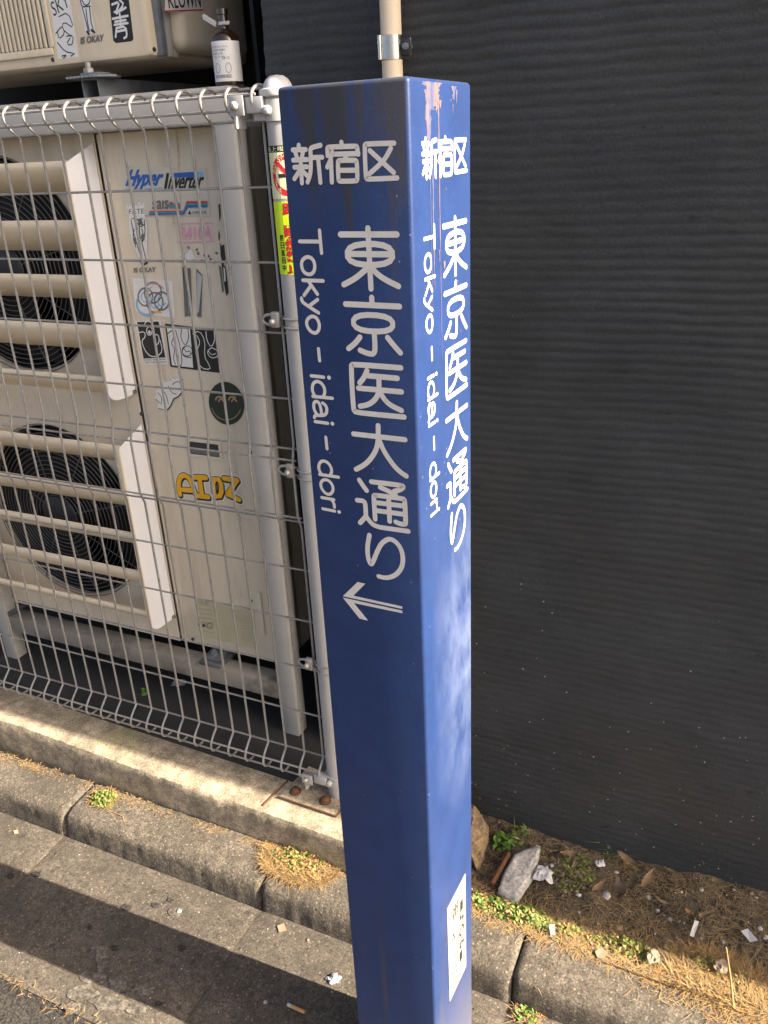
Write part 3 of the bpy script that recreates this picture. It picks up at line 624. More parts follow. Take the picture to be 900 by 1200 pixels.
# base plate on the plinth
b_ = MB()
corners = [onZ(326, 934, PL_Z+0.004)[:2], onZ(394, 957, PL_Z+0.004)[:2], onZ(404, 945, PL_Z+0.004)[:2], onZ(404, 915, PL_Z+0.004)[:2], onZ(362, 898, PL_Z+0.004)[:2]]
b_.prism([tuple(c) for c in corners], lambda p, d: (p[0], p[1], d), PL_Z+0.0005, PL_Z+0.0045, 'plinth_concrete')
base = keep(b_.build('base_plate'), fence)
b_ = MB(); cz = PL_Z+0.005
b_.tube([(*corners[0], cz), (*corners[1], cz)], 0.0022, 'rust', 6); b_.tube([(*corners[1], cz), (*corners[2], cz)], 0.002, 'rust', 6)
a_, c_ = onZ(308, 944, PL_Z+0.002), onZ(337, 915, PL_Z+0.002); b_.tube([a_, c_], 0.0022, 'rust', 6)
keep(b_.build('rusty_edge'), fence)
for px, py in ((346, 927), (381, 938)):
    p = onZ(px, py, PL_Z+0.006); b_ = MB()
    b_.lathe([(0.015, 0.0), (0.0145, 0.002), (0.011, 0.0035), (0.0095, 0.009), (0.006, 0.012), (0.0, 0.0125)], (p[0], p[1], PL_Z+0.0045), 'rust', 12)
    keep(b_.build('anchor_bolt', None, 40), fence)
# stickers wrapped on the end post
def wrap(u, z, off):      # u: metres along the surface from the -Y side, negative to the left
    a = R(-90)+u/PR; return (PC[0]+(PR+off)*math.cos(a), PC[1]+(PR+off)*math.sin(a), z)
def wrap_quad(b_, u0, u1, z0, z1, off, mt, n_=10):
    V = [wrap(u0+(u1-u0)*k/n_, z, off) for k in range(n_+1) for z in (z0, z1)]
    b_.add(V, [(2*k, 2*k+1, 2*k+3, 2*k+2) for k in range(n_)], mt)
def wrap_text(b_, s, u, z, w, h, off, mt, rot=False, bold=0.0):
    V, Fs = textmesh(s)
    if rot: V = [(y, 1-x) for x, y in V]
    b_.add([wrap(u+x*w, z+y*h, off) for x, y in V], Fs, mt)
    if bold: b_.add([wrap(u+x*w+bold, z+y*h, off+0.00003) for x, y in V], Fs, mt); b_.add([wrap(u+x*w, z+y*h+bold, off+0.00005) for x, y in V], Fs, mt)
def post_z(px, py): return onY(px, py, PC[1]-PR*0.7)[2]
zt = [post_z(316, 171), post_z(317, 179), post_z(322, 233), post_z(322, 235), post_z(330, 321)]
UL = -0.0238
b_ = MB()
wrap_quad(b_, UL, UL+0.066, zt[1], zt[0], 0.0004, 'black_print')
wrap_quad(b_, UL, UL+0.066, zt[2], zt[1], 0.0004, 'pale_yellow')
for k, ch in enumerate('路上喫煙'): wrap_text(b_, ch, UL+0.003+k*0.0125, zt[1]+0.0015, 0.0105, zt[0]-zt[1]-0.003, 0.0007, 'pale_yellow')
cz_, rz_ = (zt[1]+zt[2])/2+0.001, (zt[1]-zt[2])/2*0.93; cu = UL+0.041; ru = 0.0285
n_ = 40
def ringpts(f): return [wrap(cu+ru*f*math.cos(2*math.pi*k/n_), cz_+rz_*f*math.sin(2*math.pi*k/n_), 0.0006) for k in range(n_)]
b_.add(ringpts(1.0)+ringpts(0.72), [(k, (k+1) % n_, n_+(k+1) % n_, n_+k) for k in range(n_)], 'red_print')
sl_ = [(-0.62, 0.48), (-0.48, 0.62), (0.62, -0.48), (0.48, -0.62)]
V = []
for k in range(13):
    f = k/12
    for a_, c_ in ((sl_[0], sl_[3]), (sl_[1], sl_[2])): V.append(wrap(cu+ru*(a_[0]+(c_[0]-a_[0])*f), cz_+rz_*(a_[1]+(c_[1]-a_[1])*f), 0.0008))
b_.add(V, [(2*k, 2*k+1, 2*k+3, 2*k+2) for k in range(12)], 'red_print')
wrap_quad(b_, cu-0.016, cu+0.012, cz_-0.004, cz_+0.002, 0.0007, 'black_print')
for k, (ch, an) in enumerate((('N', 168), ('O', 150), ('S', 122), ('M', 104))):
    wrap_text(b_, ch, cu+ru*0.86*math.cos(R(an))-0.003, cz_+rz_*0.86*math.sin(R(an))-0.004, 0.006, 0.008, 0.0009, 'pale_yellow')
wrap_text(b_, '禁', cu+ru*0.8*math.cos(R(228))-0.004, cz_+rz_*0.86*math.sin(R(240))-0.003, 0.007, 0.008, 0.0009, 'pale_yellow')
tag(b_.build('no_smoking_sticker', pole), 'cream sticker with red no smoking ring under a black strip')
b_ = MB()
wrap_quad(b_, UL, UL+0.066, zt[4], zt[3]-0.0015, 0.0004, 'fluo_yellow')
for k, ch in enumerate('路上喫煙禁止'):
    h_ = (zt[3]-zt[4])/6.3; zz = zt[3]-0.004-(k+1)*h_
    wrap_text(b_, ch, UL+0.0262, zz-0.0006, 0.0245, h_*0.94, 0.0006, 'black_print', bold=0.0022)
    wrap_text(b_, ch, UL+0.0272, zz, 0.0240, h_*0.92, 0.0008, 'red_print', bold=0.0013)
for k, ch in enumerate('終日巡回中'):
    wrap_text(b_, ch, UL+0.0165, zt[4]+0.006+(4-k)*0.0125, 0.0075, 0.0105, 0.0007, 'black_print', bold=0.0006)
tag(b_.build('fluorescent_sticker', pole), 'fluorescent yellow sticker with bold red characters')

# ================================================================== EQUIPMENT RACK
rack = empty('equipment_rack', (-0.18, 0.17, PL_Z))
tag(rack, 'two tier steel rack carrying the air conditioners behind the fence', 'rack')
for x0, y0 in ((-0.203, 0.150), (-1.203, 0.150), (-0.203, 0.545), (-1.203, 0.545)):
    b_ = MB(); b_.box(x0, x0+0.043, y0, y0+0.042, PL_Z, 1.609, 'grey_pillar', 0.0025); keep(b_.build('column', None, 40), rack)
for y0 in (0.146, 0.54):
    b_ = MB(); b_.box(-1.32, -0.158, y0, y0+0.072, 1.6095, 1.671, 'grey_pillar', 0.003); keep(b_.build('top_beam', None, 40), rack)
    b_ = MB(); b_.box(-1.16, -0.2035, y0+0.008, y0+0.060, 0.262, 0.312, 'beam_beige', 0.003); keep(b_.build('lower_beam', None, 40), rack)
for px, py in ((252, 770), (8, 712)):
    x = onY(px, py, 0.18)[0]
    b_ = MB(); b_.box(x-0.035, x+0.035, 0.152, 0.225, 0.3122, 0.324, 'rubber', 0.003); b_.box(x-0.024, x+0.024, 0.160, 0.212, 0.324, 0.334, 'rubber', 0.003)
    b_.lathe([(0.009, 0), (0.009, 0.008), (0.005, 0.009), (0.005, 0.016), (0, 0.016)], (x, 0.180, 0.334), 'bracket_grey', 6); keep(b_.build('rubber_mount', None, 40), rack)
# cross channel with serrated washer under the upper unit
xb = onY(112, 95, 0.19)[0]
b_ = MB()
b_.box(xb-0.022, xb-0.019, 0.172, 0.56, 1.6712, 1.704, 'bracket_grey', 0.0006); b_.box(xb+0.019, xb+0.022, 0.172, 0.56, 1.6712, 1.704, 'bracket_grey', 0.0006)
b_.box(xb-0.022, xb+0.022, 0.172, 0.56, 1.7042, 1.707, 'bracket_grey', 0.0006)
keep(b_.build('cross_channel'), rack)
b_ = MB()
n_ = 16; poly = []
for k in range(n_): poly += [(xb-0.040+0.08*k/n_, 0.150+0.004*(k % 2))]
poly += [(xb+0.045, 0.162), (xb+0.060, 0.185), (xb+0.040, 0.222), (xb-0.040, 0.222), (xb-0.052, 0.178)]
b_.prism(poly, lambda p, d: (p[0], p[1], d), 1.7072, 1.7110, 'bracket_grey')
b_.box(xb-0.018, xb+0.030, 0.168, 0.205, 1.7112, 1.717, 'bracket_grey', 0.001)
b_.lathe([(0.011, 0), (0.011, 0.008), (0.006, 0.009), (0.006, 0.019), (0, 0.019)], (xb-0.002, 0.178, 1.717), 'galvanised', 6); keep(b_.build('mounting_bracket', None, 40), rack)

# ================================================================== LOWER AIR CONDITIONER
AY = 0.200                      # front of the casing
AX0, AX1, AZ0, AZ1 = -1.225, -0.2135, 0.336, 1.607
SEAM = -0.545
ac = empty('air_conditioner', (-0.7, 0.36, 0.312))
tag(ac, 'beige twin fan air conditioner behind the mesh fence, covered in stickers', 'air conditioner')
def AP(px, py, lay=0): q = onY(px, py, AY); return (q[0], q[2])
b_ = MB(); b_.box(AX0, AX1, AY+0.090, 0.530, AZ0, AZ1, 'beige_paint', 0.006)
b_.box(SEAM+0.0015, AX1, AY+0.0008, AY+0.092, AZ0, AZ1, 'beige_paint', 0.005)
for z in (AZ0, AZ1-0.02): b_.box(AX0, SEAM, AY+0.02, AY+0.092, z, z+0.02, 'beige_paint', 0.003)
b_.box(AX0, AX0+0.012, AY+0.012, AY+0.092, AZ0+0.02, AZ1-0.02, 'beige_paint', 0.002)
keep(b_.build('casing', None, 40), ac)
# fan face with two round openings
FCX, FR = -0.874, 0.252; FZ = (1.323, 0.676)
b_ = MB(); zm = (FZ[0]+FZ[1])/2
for cz_, z0, z1 in ((FZ[0], zm, AZ1), (FZ[1], AZ0, zm)):
    n_ = 72; ring = []; outer = []
    for k in range(n_):
        a = 2*math.pi*k/n_; c, s = math.cos(a), math.sin(a); ring.append((FCX+FR*c, cz_+FR*s))
        tx = ((SEAM-0.0015-FCX)/c if c > 1e-9 else (AX0-FCX)/c if c < -1e-9 else 9); tz = ((z1-cz_)/s if s > 1e-9 else (z0-cz_)/s if s < -1e-9 else 9)
        t = min(tx, tz); outer.append((FCX+t*c, cz_+t*s))
    V = [(x, AY, z) for x, z in ring]+[(x, AY, z) for x, z in outer]+[(FCX+(x-FCX)*0.985, AY+0.008, cz_+(z-cz_)*0.985) for x, z in ring]+[(FCX+(x-FCX)*0.97, AY+0.088, cz_+(z-cz_)*0.97) for x, z in ring]
    Fs = [(k, (k+1) % n_, n_+(k+1) % n_, n_+k) for k in range(n_)]
    b_.add(V, Fs, 'beige_paint')
    b_.add(V, [(k, (k+1) % n_, 2*n_+(k+1) % n_, 2*n_+k) for k in range(n_)], 'beige_paint')
    b_.add(V, [(2*n_+k, 2*n_+(k+1) % n_, 3*n_+(k+1) % n_, 3*n_+k) for k in range(n_)], 'fan_black')
    # corner fill pieces of the rectangle
    for cxn in (AX0, SEAM-0.0015):
        for zc in (z0, z1):
            best = sorted(range(n_), key=lambda k: (outer[k][0]-cxn)**2+(outer[k][1]-zc)**2)[:2]
            b_.add([(cxn, AY, zc), (outer[best[0]][0], AY, outer[best[0]][1]), (outer[best[1]][0], AY, outer[best[1]][1])], [(0, 1, 2)], 'beige_paint')
keep(b_.build('fan_panel', None, 30), ac)
for cz_ in FZ:
    b_ = MB()
    b_.lathe([(FR*0.98, 0.0), (0.0, 0.0)], (FCX, AY+0.0885, cz_), 'fan_black', 40, 'Y')
    b_.lathe([(0.0, -0.030), (0.055, -0.028), (0.062, -0.010), (0.062, 0.02)], (FCX, AY+0.060, cz_), 'fan_black', 28, 'Y')
    for k in range(4):
        a0 = k*math.pi/2+0.4; V = []; 
        for i in range(9):
            a = a0+0.16*i
            for r_ in (0.055, 0.15, 0.24): V.append((FCX+r_*math.cos(a+r_*0.8), AY+0.082-0.0055*i, cz_+r_*math.sin(a+r_*0.8)))
        b_.add(V, [(3*i+j, 3*i+j+1, 3*i+j+4, 3*i+j+3) for i in range(8) for j in range(2)], 'fan_black')
    keep(b_.build('fan', None, 40), ac)
    b_ = MB()
    r_ = 0.060
    while r_ < FR+0.004:
        b_.tube([(FCX+r_*math.cos(a), AY-0.004-0.016*(1-(r_/FR)**2), cz_+r_*math.sin(a)) for a in np.linspace(0, 2*math.pi, 57)[:-1]], 0.0013, 'grille_wire', 4, closed=True); r_ += 0.0122
    for k in range(8):
        a = k*math.pi/4+0.25
        b_.tube([(FCX+q*math.cos(a), AY-0.002-0.016*(1-(q/FR)**2), cz_+q*math.sin(a)) for q in (0.055, 0.12, 0.19, FR+0.006)], 0.0016, 'grille_wire', 4)
    b_.lathe([(0.0, -0.004), (0.054, -0.003), (0.058, 0.0), (0.058, 0.003), (0.0, 0.003)], (FCX, AY-0.021, cz_), 'dark_metal', 28, 'Y')
    keep(b_.build('fan_grille', None, 60), ac)
# air guides: white cheeks with curved cream slats between
def air_guide(dz, sl_h):
    g = keep(MB_cheek(dz), ac)
    b_ = MB(); cheek(b_, -1.185, dz); o = b_.build('guide_cheek', g, 40)
    for zt_, zb_ in sl_h:
        b_ = MB(); poly = []
        hh = zt_-zb_; fw_, bk_ = [], []
        for k in range(11):
            t = k/10; y = 0.1185+0.004*(1-min(1,t*4))**2+0.058*t**2.3; z = zt_+dz-hh*t*(1.0-0.08*(1-t)); fw_.append((y, z)); bk_.append((y+0.0035+0.002*math.sin(math.pi*t), z+0.0025*t))
        poly = fw_+bk_[::-1]
        b_.prism(poly, lambda p, d: (d, p[0], p[1]), -1.1838, -0.5618, 'slat_cream'); b_.build('slat', g, 50)
def cheek(b_, X, dz):
    outl = [(0.1985, 1.588), (0.118, 1.553), (0.116, 1.545), (0.116, 1.075)]
    for k in range(9):
        a = R(180)+R(90)*k/8; outl.append((0.116+0.036+0.036*math.cos(a), 1.062+0.026*math.sin(a)))
    for k in range(5):
        a = R(270)+R(90)*k/4; outl.append((0.178+0.0205*math.cos(a), 1.052+0.016*math.sin(a)))
    b_.prism([(y, z+dz) for y, z in outl], lambda p, d: (X+d+(0.007*max(0, (p[0]-0.170)/0.0285)), p[0], p[1]), -0.0012, 0.0012, 'white_plastic')
    fr = [(0.1135, 1.548), (0.1185, 1.548), (0.1185, 1.066), (0.1135, 1.078)]
    b_.prism([(y, z+dz) for y, z in fr], lambda p, d: (X+d, p[0], p[1]), -0.007, 0.0014, 'slat_cream')
def MB_cheek(dz):
    b_ = MB(); cheek(b_, -0.560, dz); b_.box(-0.5585, -0.548, 0.190, 0.1988, 1.040+dz, 1.048+dz, 'bracket_grey'); return b_.build('air_guide', None, 40)
air_guide(0.0, [(1.557, 1.493), (1.440, 1.370), (1.325, 1.264), (1.216, 1.147), (1.097, 1.040)])
air_guide(-0.628, [(1.557, 1.493), (1.440, 1.370), (1.325, 1.264), (1.216, 1.147), (1.097, 1.045)])
# recessed handle, panel screws, hinge cover
b_ = MB(); q0, q1 = AP(221, 515), AP(258, 536); yx = AY-0.0002
def frame_box(b_, x0, x1, z0, z1, t, m1, m2):
    b_.box(x0-t, x1+t, AY-0.0022, AY+0.0005, z1, z1+t, m1, 0.0008); b_.box(x0-t, x1+t, AY-0.0022, AY+0.0005, z0-t, z0, m1, 0.0008)
    b_.box(x0-t, x0, AY-0.0022, AY+0.0005, z0, z1, m1, 0.0008); b_.box(x1, x1+t, AY-0.0022, AY+0.0005, z0, z1, m1, 0.0008)
    b_.box(x0, x1, AY-0.0004, AY+0.0003, z0, z1, m2)
frame_box(b_, q0[0], q1[0], q1[1], q0[1]-0.004, 0.008, 'beige_paint', 'dark_metal')
b_.box(q0[0]+0.002, q1[0]-0.002, AY-0.0014, AY-0.0005, q1[1]+0.002, q1[1]+0.016, 'tape_grey')
keep(b_.build('recessed_handle', None, 40), ac)
for px, py in ((294, 704), (226, 749), (305, 718), (166, 485), (293, 530)):
    x, z = AP(px, py); b_ = MB(); b_.lathe([(0.0, -0.003), (0.003, -0.0028), (0.0048, -0.001), (0.005, 0.001)], (x, AY-0.0003, z), 'dark_metal', 12, 'Y'); keep(b_.build('screw', None, 40), ac)
b_ = MB(); q0, q1 = AP(301, 693), AP(316, 745); b_.box(q0[0], q0[0]+0.012, AY-0.004, AY+0.0005, q1[1], q0[1], 'beige_paint', 0.0018); keep(b_.build('panel_catch', None, 40), ac)

# ------------------------------------------------------------------ stickers on the service panel
class Sticker:
    """flat printed layers on the casing front, placed from photograph pixels"""
    def __init__(s, X=None): s.b = MB(); s.k = 0; s.X = X
    def P(s, px, py):
        if s.X is None: q = onY(px, py, AYS); return (q[0], q[2])
        q = onX(px, py, s.X); return (q[1], q[2])
    def W(s, p, o):
        return (p[0], AYS-o, p[1]) if s.X is None else (s.X+o, p[0], p[1])
    def off(s): s.k += 1; return 0.00050+0.00005*s.k
    def poly(s, pts, m_):
        o = s.off(); V = [s.W(s.P(*p), o) for p in pts]; s.b.add(V, [tuple(range(len(V)))], m_)
    def back(s, pts, m_):
        s.b.prism([s.P(*p) for p in pts], lambda p, d: s.W(p, d), 0.0001, 0.0004, m_)
    def line(s, pts, w, m_, closed=False, it=1):
        q = [s.P(*p) for p in pts]; V, Fs = ribbon(q, w/480.0, closed, it); o = s.off(); s.b.add([s.W(p, o) for p in V], Fs, m_)
    def text(s, t, p00, p10, p01, m_, shear=0.0, bold=0):
        """unit text box mapped to the parallelogram bottom-left, bottom-right, top-left (pixels)"""
        A, B, C_ = [np.array(s.P(*p)) for p in (p00, p10, p01)]; V, Fs = textmesh(t, shear); o = s.off()
        s.b.add([s.W(A+(B-A)*x+(C_-A)*y, o) for x, y in V], Fs, m_)
        for dd in ([(bold, 0), (0, bold), (bold, bold), (-bold, 0), (0, -bold*0.6)] if bold > 0 else []):
            o = s.off(); s.b.add([s.W(A+(B-A)*x+(C_-A)*y+np.array(dd), o) for x, y in V], Fs, m_)
    def disc(s, px, py, rx, ry, m_, n_=28, rot=0.0):
        s.poly([(px+rx*math.cos(2*math.pi*k/n_)*math.cos(rot)-ry*math.sin(2*math.pi*k/n_)*math.sin(rot), py+rx*math.cos(2*math.pi*k/n_)*math.sin(rot)+ry*math.sin(2*math.pi*k/n_)*math.cos(rot)) for k in range(n_)], m_)
    def ring(s, px, py, rx, ry, w, m_, a0=0, a1=360, n_=24):
        full = a1-a0 >= 360
        pts = [(px+rx*math.cos(R(a0+(a1-a0)*k/n_)), py+ry*math.sin(R(a0+(a1-a0)*k/n_))) for k in range(n_+(0 if full else 1))]
        s.line(pts, w, m_, full, 0)
    def done(s, name, label, parent):
        o = s.b.build(name); keep(o, parent); tag(o, label); return o
AYS = AY
def Z1(x, y): return (140+x/5.625, 190+y/5.625)       # picks were read off enlarged views
def Z2(x, y): return (140+x/5.217, 370+y/5.217)

s = Sticker()
s.back([Z1(5, 20), Z1(570, 40), Z1(600, 355), Z1(30, 350)], 'clear_label')
s.text('Hyper', Z1(38, 190), Z1(268, 188), Z1(62, 55), 'blue_print', 0.25, 0.0020)
s.poly([Z1(35, 178), Z1(160, 178), Z1(160, 190), Z1(35, 192)], 'sky_print'); s.poly([Z1(172, 170), Z1(285, 168), Z1(283, 182), Z1(172, 184)], 'sky_print')
s.poly([Z1(312, 72), Z1(330, 72), Z1(312, 180), Z1(294, 180)], 'black_print')
s.text('nverter', Z1(322, 180), Z1(548, 172), Z1(332, 96), 'black_print', 0.25, 0.0011)
s.poly([Z1(350, 72), Z1(495, 64), Z1(498, 98), Z1(335, 104)], 'blue_print'); s.poly([Z1(497, 64), Z1(553, 62), Z1(553, 92), Z1(499, 98)], 'sky_print')
s.text('saıs', Z1(220, 310), Z1(325, 308), Z1(220, 255), 'grey_print', 0, 0.0008); s.text('n', Z1(368, 308), Z1(402, 308), Z1(368, 270), 'grey_print', 0, 0.0008)
s.disc(*Z1(345, 284), 3.2, 4.2, 'teal_print'); s.poly([Z1(329, 278), Z1(345, 262), Z1(361, 276), Z1(345, 284)], 'red_print')
for k, m_ in enumerate(('red_print', 'teal_print', 'blue_print')):
    d = k*8.5; e = k*14
    s.poly([Z1(200, 322+d), Z1(425, 318+d), Z1(448-3, 258+e), Z1(582, 256+e), Z1(584, 269+e), Z1(452, 271+e), Z1(432, 326+d+1), Z1(200, 331+d)], m_)
s.poly([Z1(455, 342), Z1(466, 318), Z1(478, 342)], 'black_print'); s.text('三菱重工業', Z1(484, 341), Z1(578, 340), Z1(484, 322), 'black_print')
s.done('brand_sticker', 'clear sticker with blue lettering and a three colour stripe', ac)

s = Sticker()
s.line([Z1(372, 405), Z1(612, 402), Z1(622, 522), Z1(382, 530)], 1.0, 'pink_print', True, 0)
s.text('R410A', Z1(402, 508), Z1(605, 505), Z1(402, 428), 'pink_print', 0, 0.0010)
s.done('refrigerant_mark', 'pink boxed refrigerant code', ac)

s = Sticker()      # figure sticker with black lettering
s.poly([Z1(62, 262), Z1(165, 258), Z1(166, 345), Z1(185, 420), Z1(182, 520), Z1(188, 650), Z1(140, 650), Z1(95, 560), Z1(62, 440), Z1(66, 360), Z1(50, 295)], 'white_vinyl')
s.text('JUICY', Z1(56, 296), Z1(162, 292), Z1(56, 262), 'faint_print'); s.text('FATE', Z1(64, 342), Z1(164, 338), Z1(64, 310), 'black_print')
for pts in ([(85, 370), (120, 380), (150, 372)], [(78, 380), (95, 470), (120, 550)], [(165, 380), (172, 470), (150, 530)], [(120, 400), (140, 430), (165, 410)], [(98, 440), (90, 500), (110, 560)], [(150, 440), (160, 480), (148, 520)], [(120, 555), (140, 610), (150, 648)], [(150, 535), (165, 590), (178, 645)], [(130, 380), (135, 470), (140, 545)]):
    s.line([Z1(*p) for p in pts], 1.0, 'black_print')
for pts in ([(118, 372), (150, 380), (160, 420), (130, 410)], [(150, 470), (172, 480), (165, 520), (140, 500)], [(92, 500), (110, 495), (118, 540), (104, 545)]): s.poly([Z1(*p) for p in pts], 'grey_print')
s.line([Z1(140, 655), Z1(160, 675), Z1(185, 662)], 2.0, 'black_print')
s.text('IS OKAY', Z1(98, 728), Z1(240, 722), Z1(98, 698), 'grey_print', 0, 0.0006)
s.done('figure_sticker', 'tall white sticker of a sketched figure', ac)

s = Sticker()      # rings
s.back([Z1(85, 762), Z1(350, 785), Z1(366, 1028), Z1(140, 1000), Z1(105, 975)], 'white_vinyl')
s.ring(*Z1(185, 935), 12.5, 13, 3.0, 'sky_print', 60, 200)
for px, py, r_ in ((172, 888, 9.5), (222, 860, 11), (235, 925, 10.5), (280, 915, 9.5)): s.ring(*Z1(px, py), r_*0.9, r_*1.1, 1.9, 'grey_print'); s.ring(*Z1(px, py), r_*0.5, r_*0.6, 1.2, 'sky_print', 20, 260)
s.line([Z1(180, 800), Z1(250, 800), Z1(290, 830)], 1.6, 'pad_orange'); s.line([Z1(230, 985), Z1(275, 990)], 2.2, 'yellow_print')
s.done('ring_sticker', 'worn white sticker with interlocked grey and blue rings', ac)

s = Sticker()      # strips of tape
for pts, m_ in (([(415, 692), (440, 692), (458, 1015), (432, 1018)], 'tape_grey'), ([(448, 695), (470, 700), (482, 1010), (462, 1016)], 'tape_grey'), ([(508, 700), (548, 745), (540, 1022), (512, 1018)], 'tape_grey'), ([(512, 722), (546, 752), (524, 985), (512, 1000)], 'peel_silver')): s.poly([Z1(*p) for p in pts], m_)
s.done('tape_strip', 'grey tape strips half peeled', ac)
s = Sticker()      # torn remains
rq = random.Random(5)
s.poly([Z1(435, 612), Z1(460, 585), Z1(470, 575), Z1(485, 600), Z1(505, 635), Z1(470, 645), Z1(440, 640)], 'white_vinyl')
for cx_, cy_ in ((455, 560), (512, 575), (520, 600), (560, 615), (600, 640), (590, 620), (575, 660), (625, 660), (540, 650), (640, 600)): s.poly([Z1(cx_+rq.uniform(4, 14)*math.cos(a), cy_+rq.uniform(4, 14)*math.sin(a)) for a in np.linspace(0, 5.4, 7)], 'tape_grey')
s.done('torn_sticker_remains', 'torn white and grey sticker remains', ac)
s = Sticker()      # black tag along the panel edge
for pts in ([(652, 280), (664, 275), (668, 360), (660, 390)], [(655, 450), (662, 480), (660, 520), (652, 500)], [(664, 560), (690, 540), (700, 640), (685, 680), (668, 620)], [(672, 660), (700, 690), (712, 780), (720, 860), (704, 880), (690, 800)], [(660, 520), (675, 560), (668, 580)]): s.poly([Z1(*p) for p in pts], 'black_print')
s.poly([Z1(686, 690), Z1(696, 700), Z1(702, 780), Z1(694, 790)], 'white_vinyl'); s.poly([Z1(655, 680), Z1(672, 690), Z1(690, 850), Z1(678, 860)], 'tape_grey')
s.done('torn_black_sticker', 'torn black sticker along the panel edge', ac)

s = Sticker()      # black and white sticker with lobed outline
s.back([Z2(98, 33), Z2(250, 28), Z2(298, 298), Z2(152, 298)], 'white_vinyl')
s.poly([Z2(108, 38), Z2(240, 35), Z2(282, 255), Z2(148, 262)], 'black_print')
s.line([Z2(112, 105), Z2(155, 95), Z2(160, 130), Z2(135, 152), Z2(155, 210), Z2(190, 250), Z2(235, 248), Z2(265, 215), Z2(250, 150)], 1.1, 'white_vinyl')
s.ring(*Z2(184, 92), 3.2, 5.0, 1.2, 'white_vinyl'); s.disc(*Z2(184, 100), 1.6, 2.0, 'white_vinyl'); s.ring(*Z2(176, 55), 4, 4, 1.1, 'white_vinyl', 180, 360); s.ring(*Z2(228, 145), 3, 6, 1.1, 'white_vinyl')
s.text('FUTON FANTASMA', Z2(152, 276), Z2(284, 270), Z2(152, 266), 'black_print'); s.text('NEW WEDNESDAYS', Z2(158, 291), Z2(284, 287), Z2(158, 281), 'black_print')
s.done('lobed_sticker', 'black and white sticker of a lobed shape over small print', ac)

s = Sticker()      # pair of outline drawings
s.back([Z2(278, 48), Z2(590, 85), Z2(618, 350), Z2(312, 312)], 'black_print')
s.poly([Z2(290, 75), Z2(432, 82), Z2(452, 318), Z2(322, 302)], 'white_vinyl')
for pts in ([(295, 110), (325, 85), (335, 130), (315, 170), (340, 200), (330, 265), (345, 300)], [(345, 90), (375, 200), (385, 290), (370, 312)], [(380, 80), (375, 140), (405, 185), (425, 140), (420, 85)], [(405, 185), (380, 215), (395, 250), (440, 255)]): s.line([Z2(*p) for p in pts], 1.0, 'black_print')
s.ring(*Z2(415, 215), 6, 6, 0.9, 'black_print'); s.line([Z2(398, 205), Z2(412, 222), Z2(432, 212), Z2(436, 232)], 0.9, 'black_print')
for pts in ([(450, 110), (490, 90), (525, 150), (520, 250), (545, 290), (560, 330), (500, 320), (470, 260), (465, 130)], [(530, 95), (535, 150), (562, 195), (585, 150), (580, 95)], [(562, 195), (535, 220), (560, 260), (605, 250), (600, 210), (565, 195)], [(475, 120), (495, 160), (480, 200)]): s.line([Z2(*p) for p in pts], 1.0, 'white_vinyl')
s.line([Z2(545, 215), Z2(565, 240), Z2(590, 230)], 0.9, 'white_vinyl')
s.done('paired_sticker', 'wide sticker split into a white and a black line drawing', ac)

s = Sticker()      # white lettering piece
out_ = [(205, 490), (225, 500), (222, 455), (265, 440), (275, 400), (300, 405), (318, 395), (308, 360), (330, 388), (380, 375), (385, 420), (392, 450), (360, 490), (330, 505), (310, 550), (285, 580), (265, 570), (235, 562), (238, 530)]
s.poly([Z2(x+5, y+6) for x, y in out_], 'black_print'); s.poly([Z2(*p) for p in out_], 'white_vinyl')
for pts in ([(235, 470), (262, 500), (255, 540)], [(265, 450), (290, 490), (300, 540)], [(300, 430), (320, 470), (350, 480)], [(325, 420), (350, 400), (375, 410)], [(330, 450), (360, 440), (380, 450)], [(225, 510), (250, 535)]): s.line([Z2(*p) for p in pts], 0.9, 'black_print')
s.done('jagged_sticker', 'jagged white graffiti sticker edged in black', ac)

s = Sticker()      # dark round smile
s.disc(*Z2(655, 535), 20.5, 25.5, 'deep_green', 36, -0.25)
s.ring(*Z2(655, 540), 17.5, 18.5, 0.8, 'gold_print', 20, 165)
for cx_ in (612, 692):
    s.ring(*Z2(cx_, 512), 4.2, 3.4, 1.6, 'gold_print', 170, 330); s.line([Z2(cx_+6, 504), Z2(cx_+26, 522)], 1.6, 'pad_orange'); s.line([Z2(cx_+2, 510), Z2(cx_-4, 525)], 1.3, 'pad_orange')
s.done('round_smile_sticker', 'dark green round sticker with a thin gold smile', ac)

s = Sticker()      # yellow block letters
LET = [([(372, 1090), (362, 1010), (388, 968), (432, 990), (465, 1085)], 0), ([(392, 1062), (440, 1066)], 0), ([(452, 985), (530, 988)], 0), ([(490, 985), (508, 1098)], 0), ([(475, 1098), (545, 1106)], 0), ([(572, 995), (582, 1105), (628, 1098), (622, 1000)], 1), ([(642, 992), (722, 1004)], 0), ([(718, 1006), (668, 1084)], 0), ([(664, 1088), (734, 1122)], 0)]
for pts, cl in LET: s.line([Z2(x+2, y+4) for x, y in pts], 13.0, 'white_vinyl', bool(cl))
for pts, cl in LET: s.line([Z2(x+3, y+8) for x, y in pts], 8.4, 'black_print', bool(cl))
for pts, cl in LET: s.line([Z2(x, y) for x, y in pts], 8.2, 'black_print', bool(cl))
for pts, cl in LET: s.line([Z2(x, y) for x, y in pts], 6.3, 'yellow_print', bool(cl), 1)
s.done('yellow_letter_sticker', 'yellow block letter sticker with a white outline', ac)

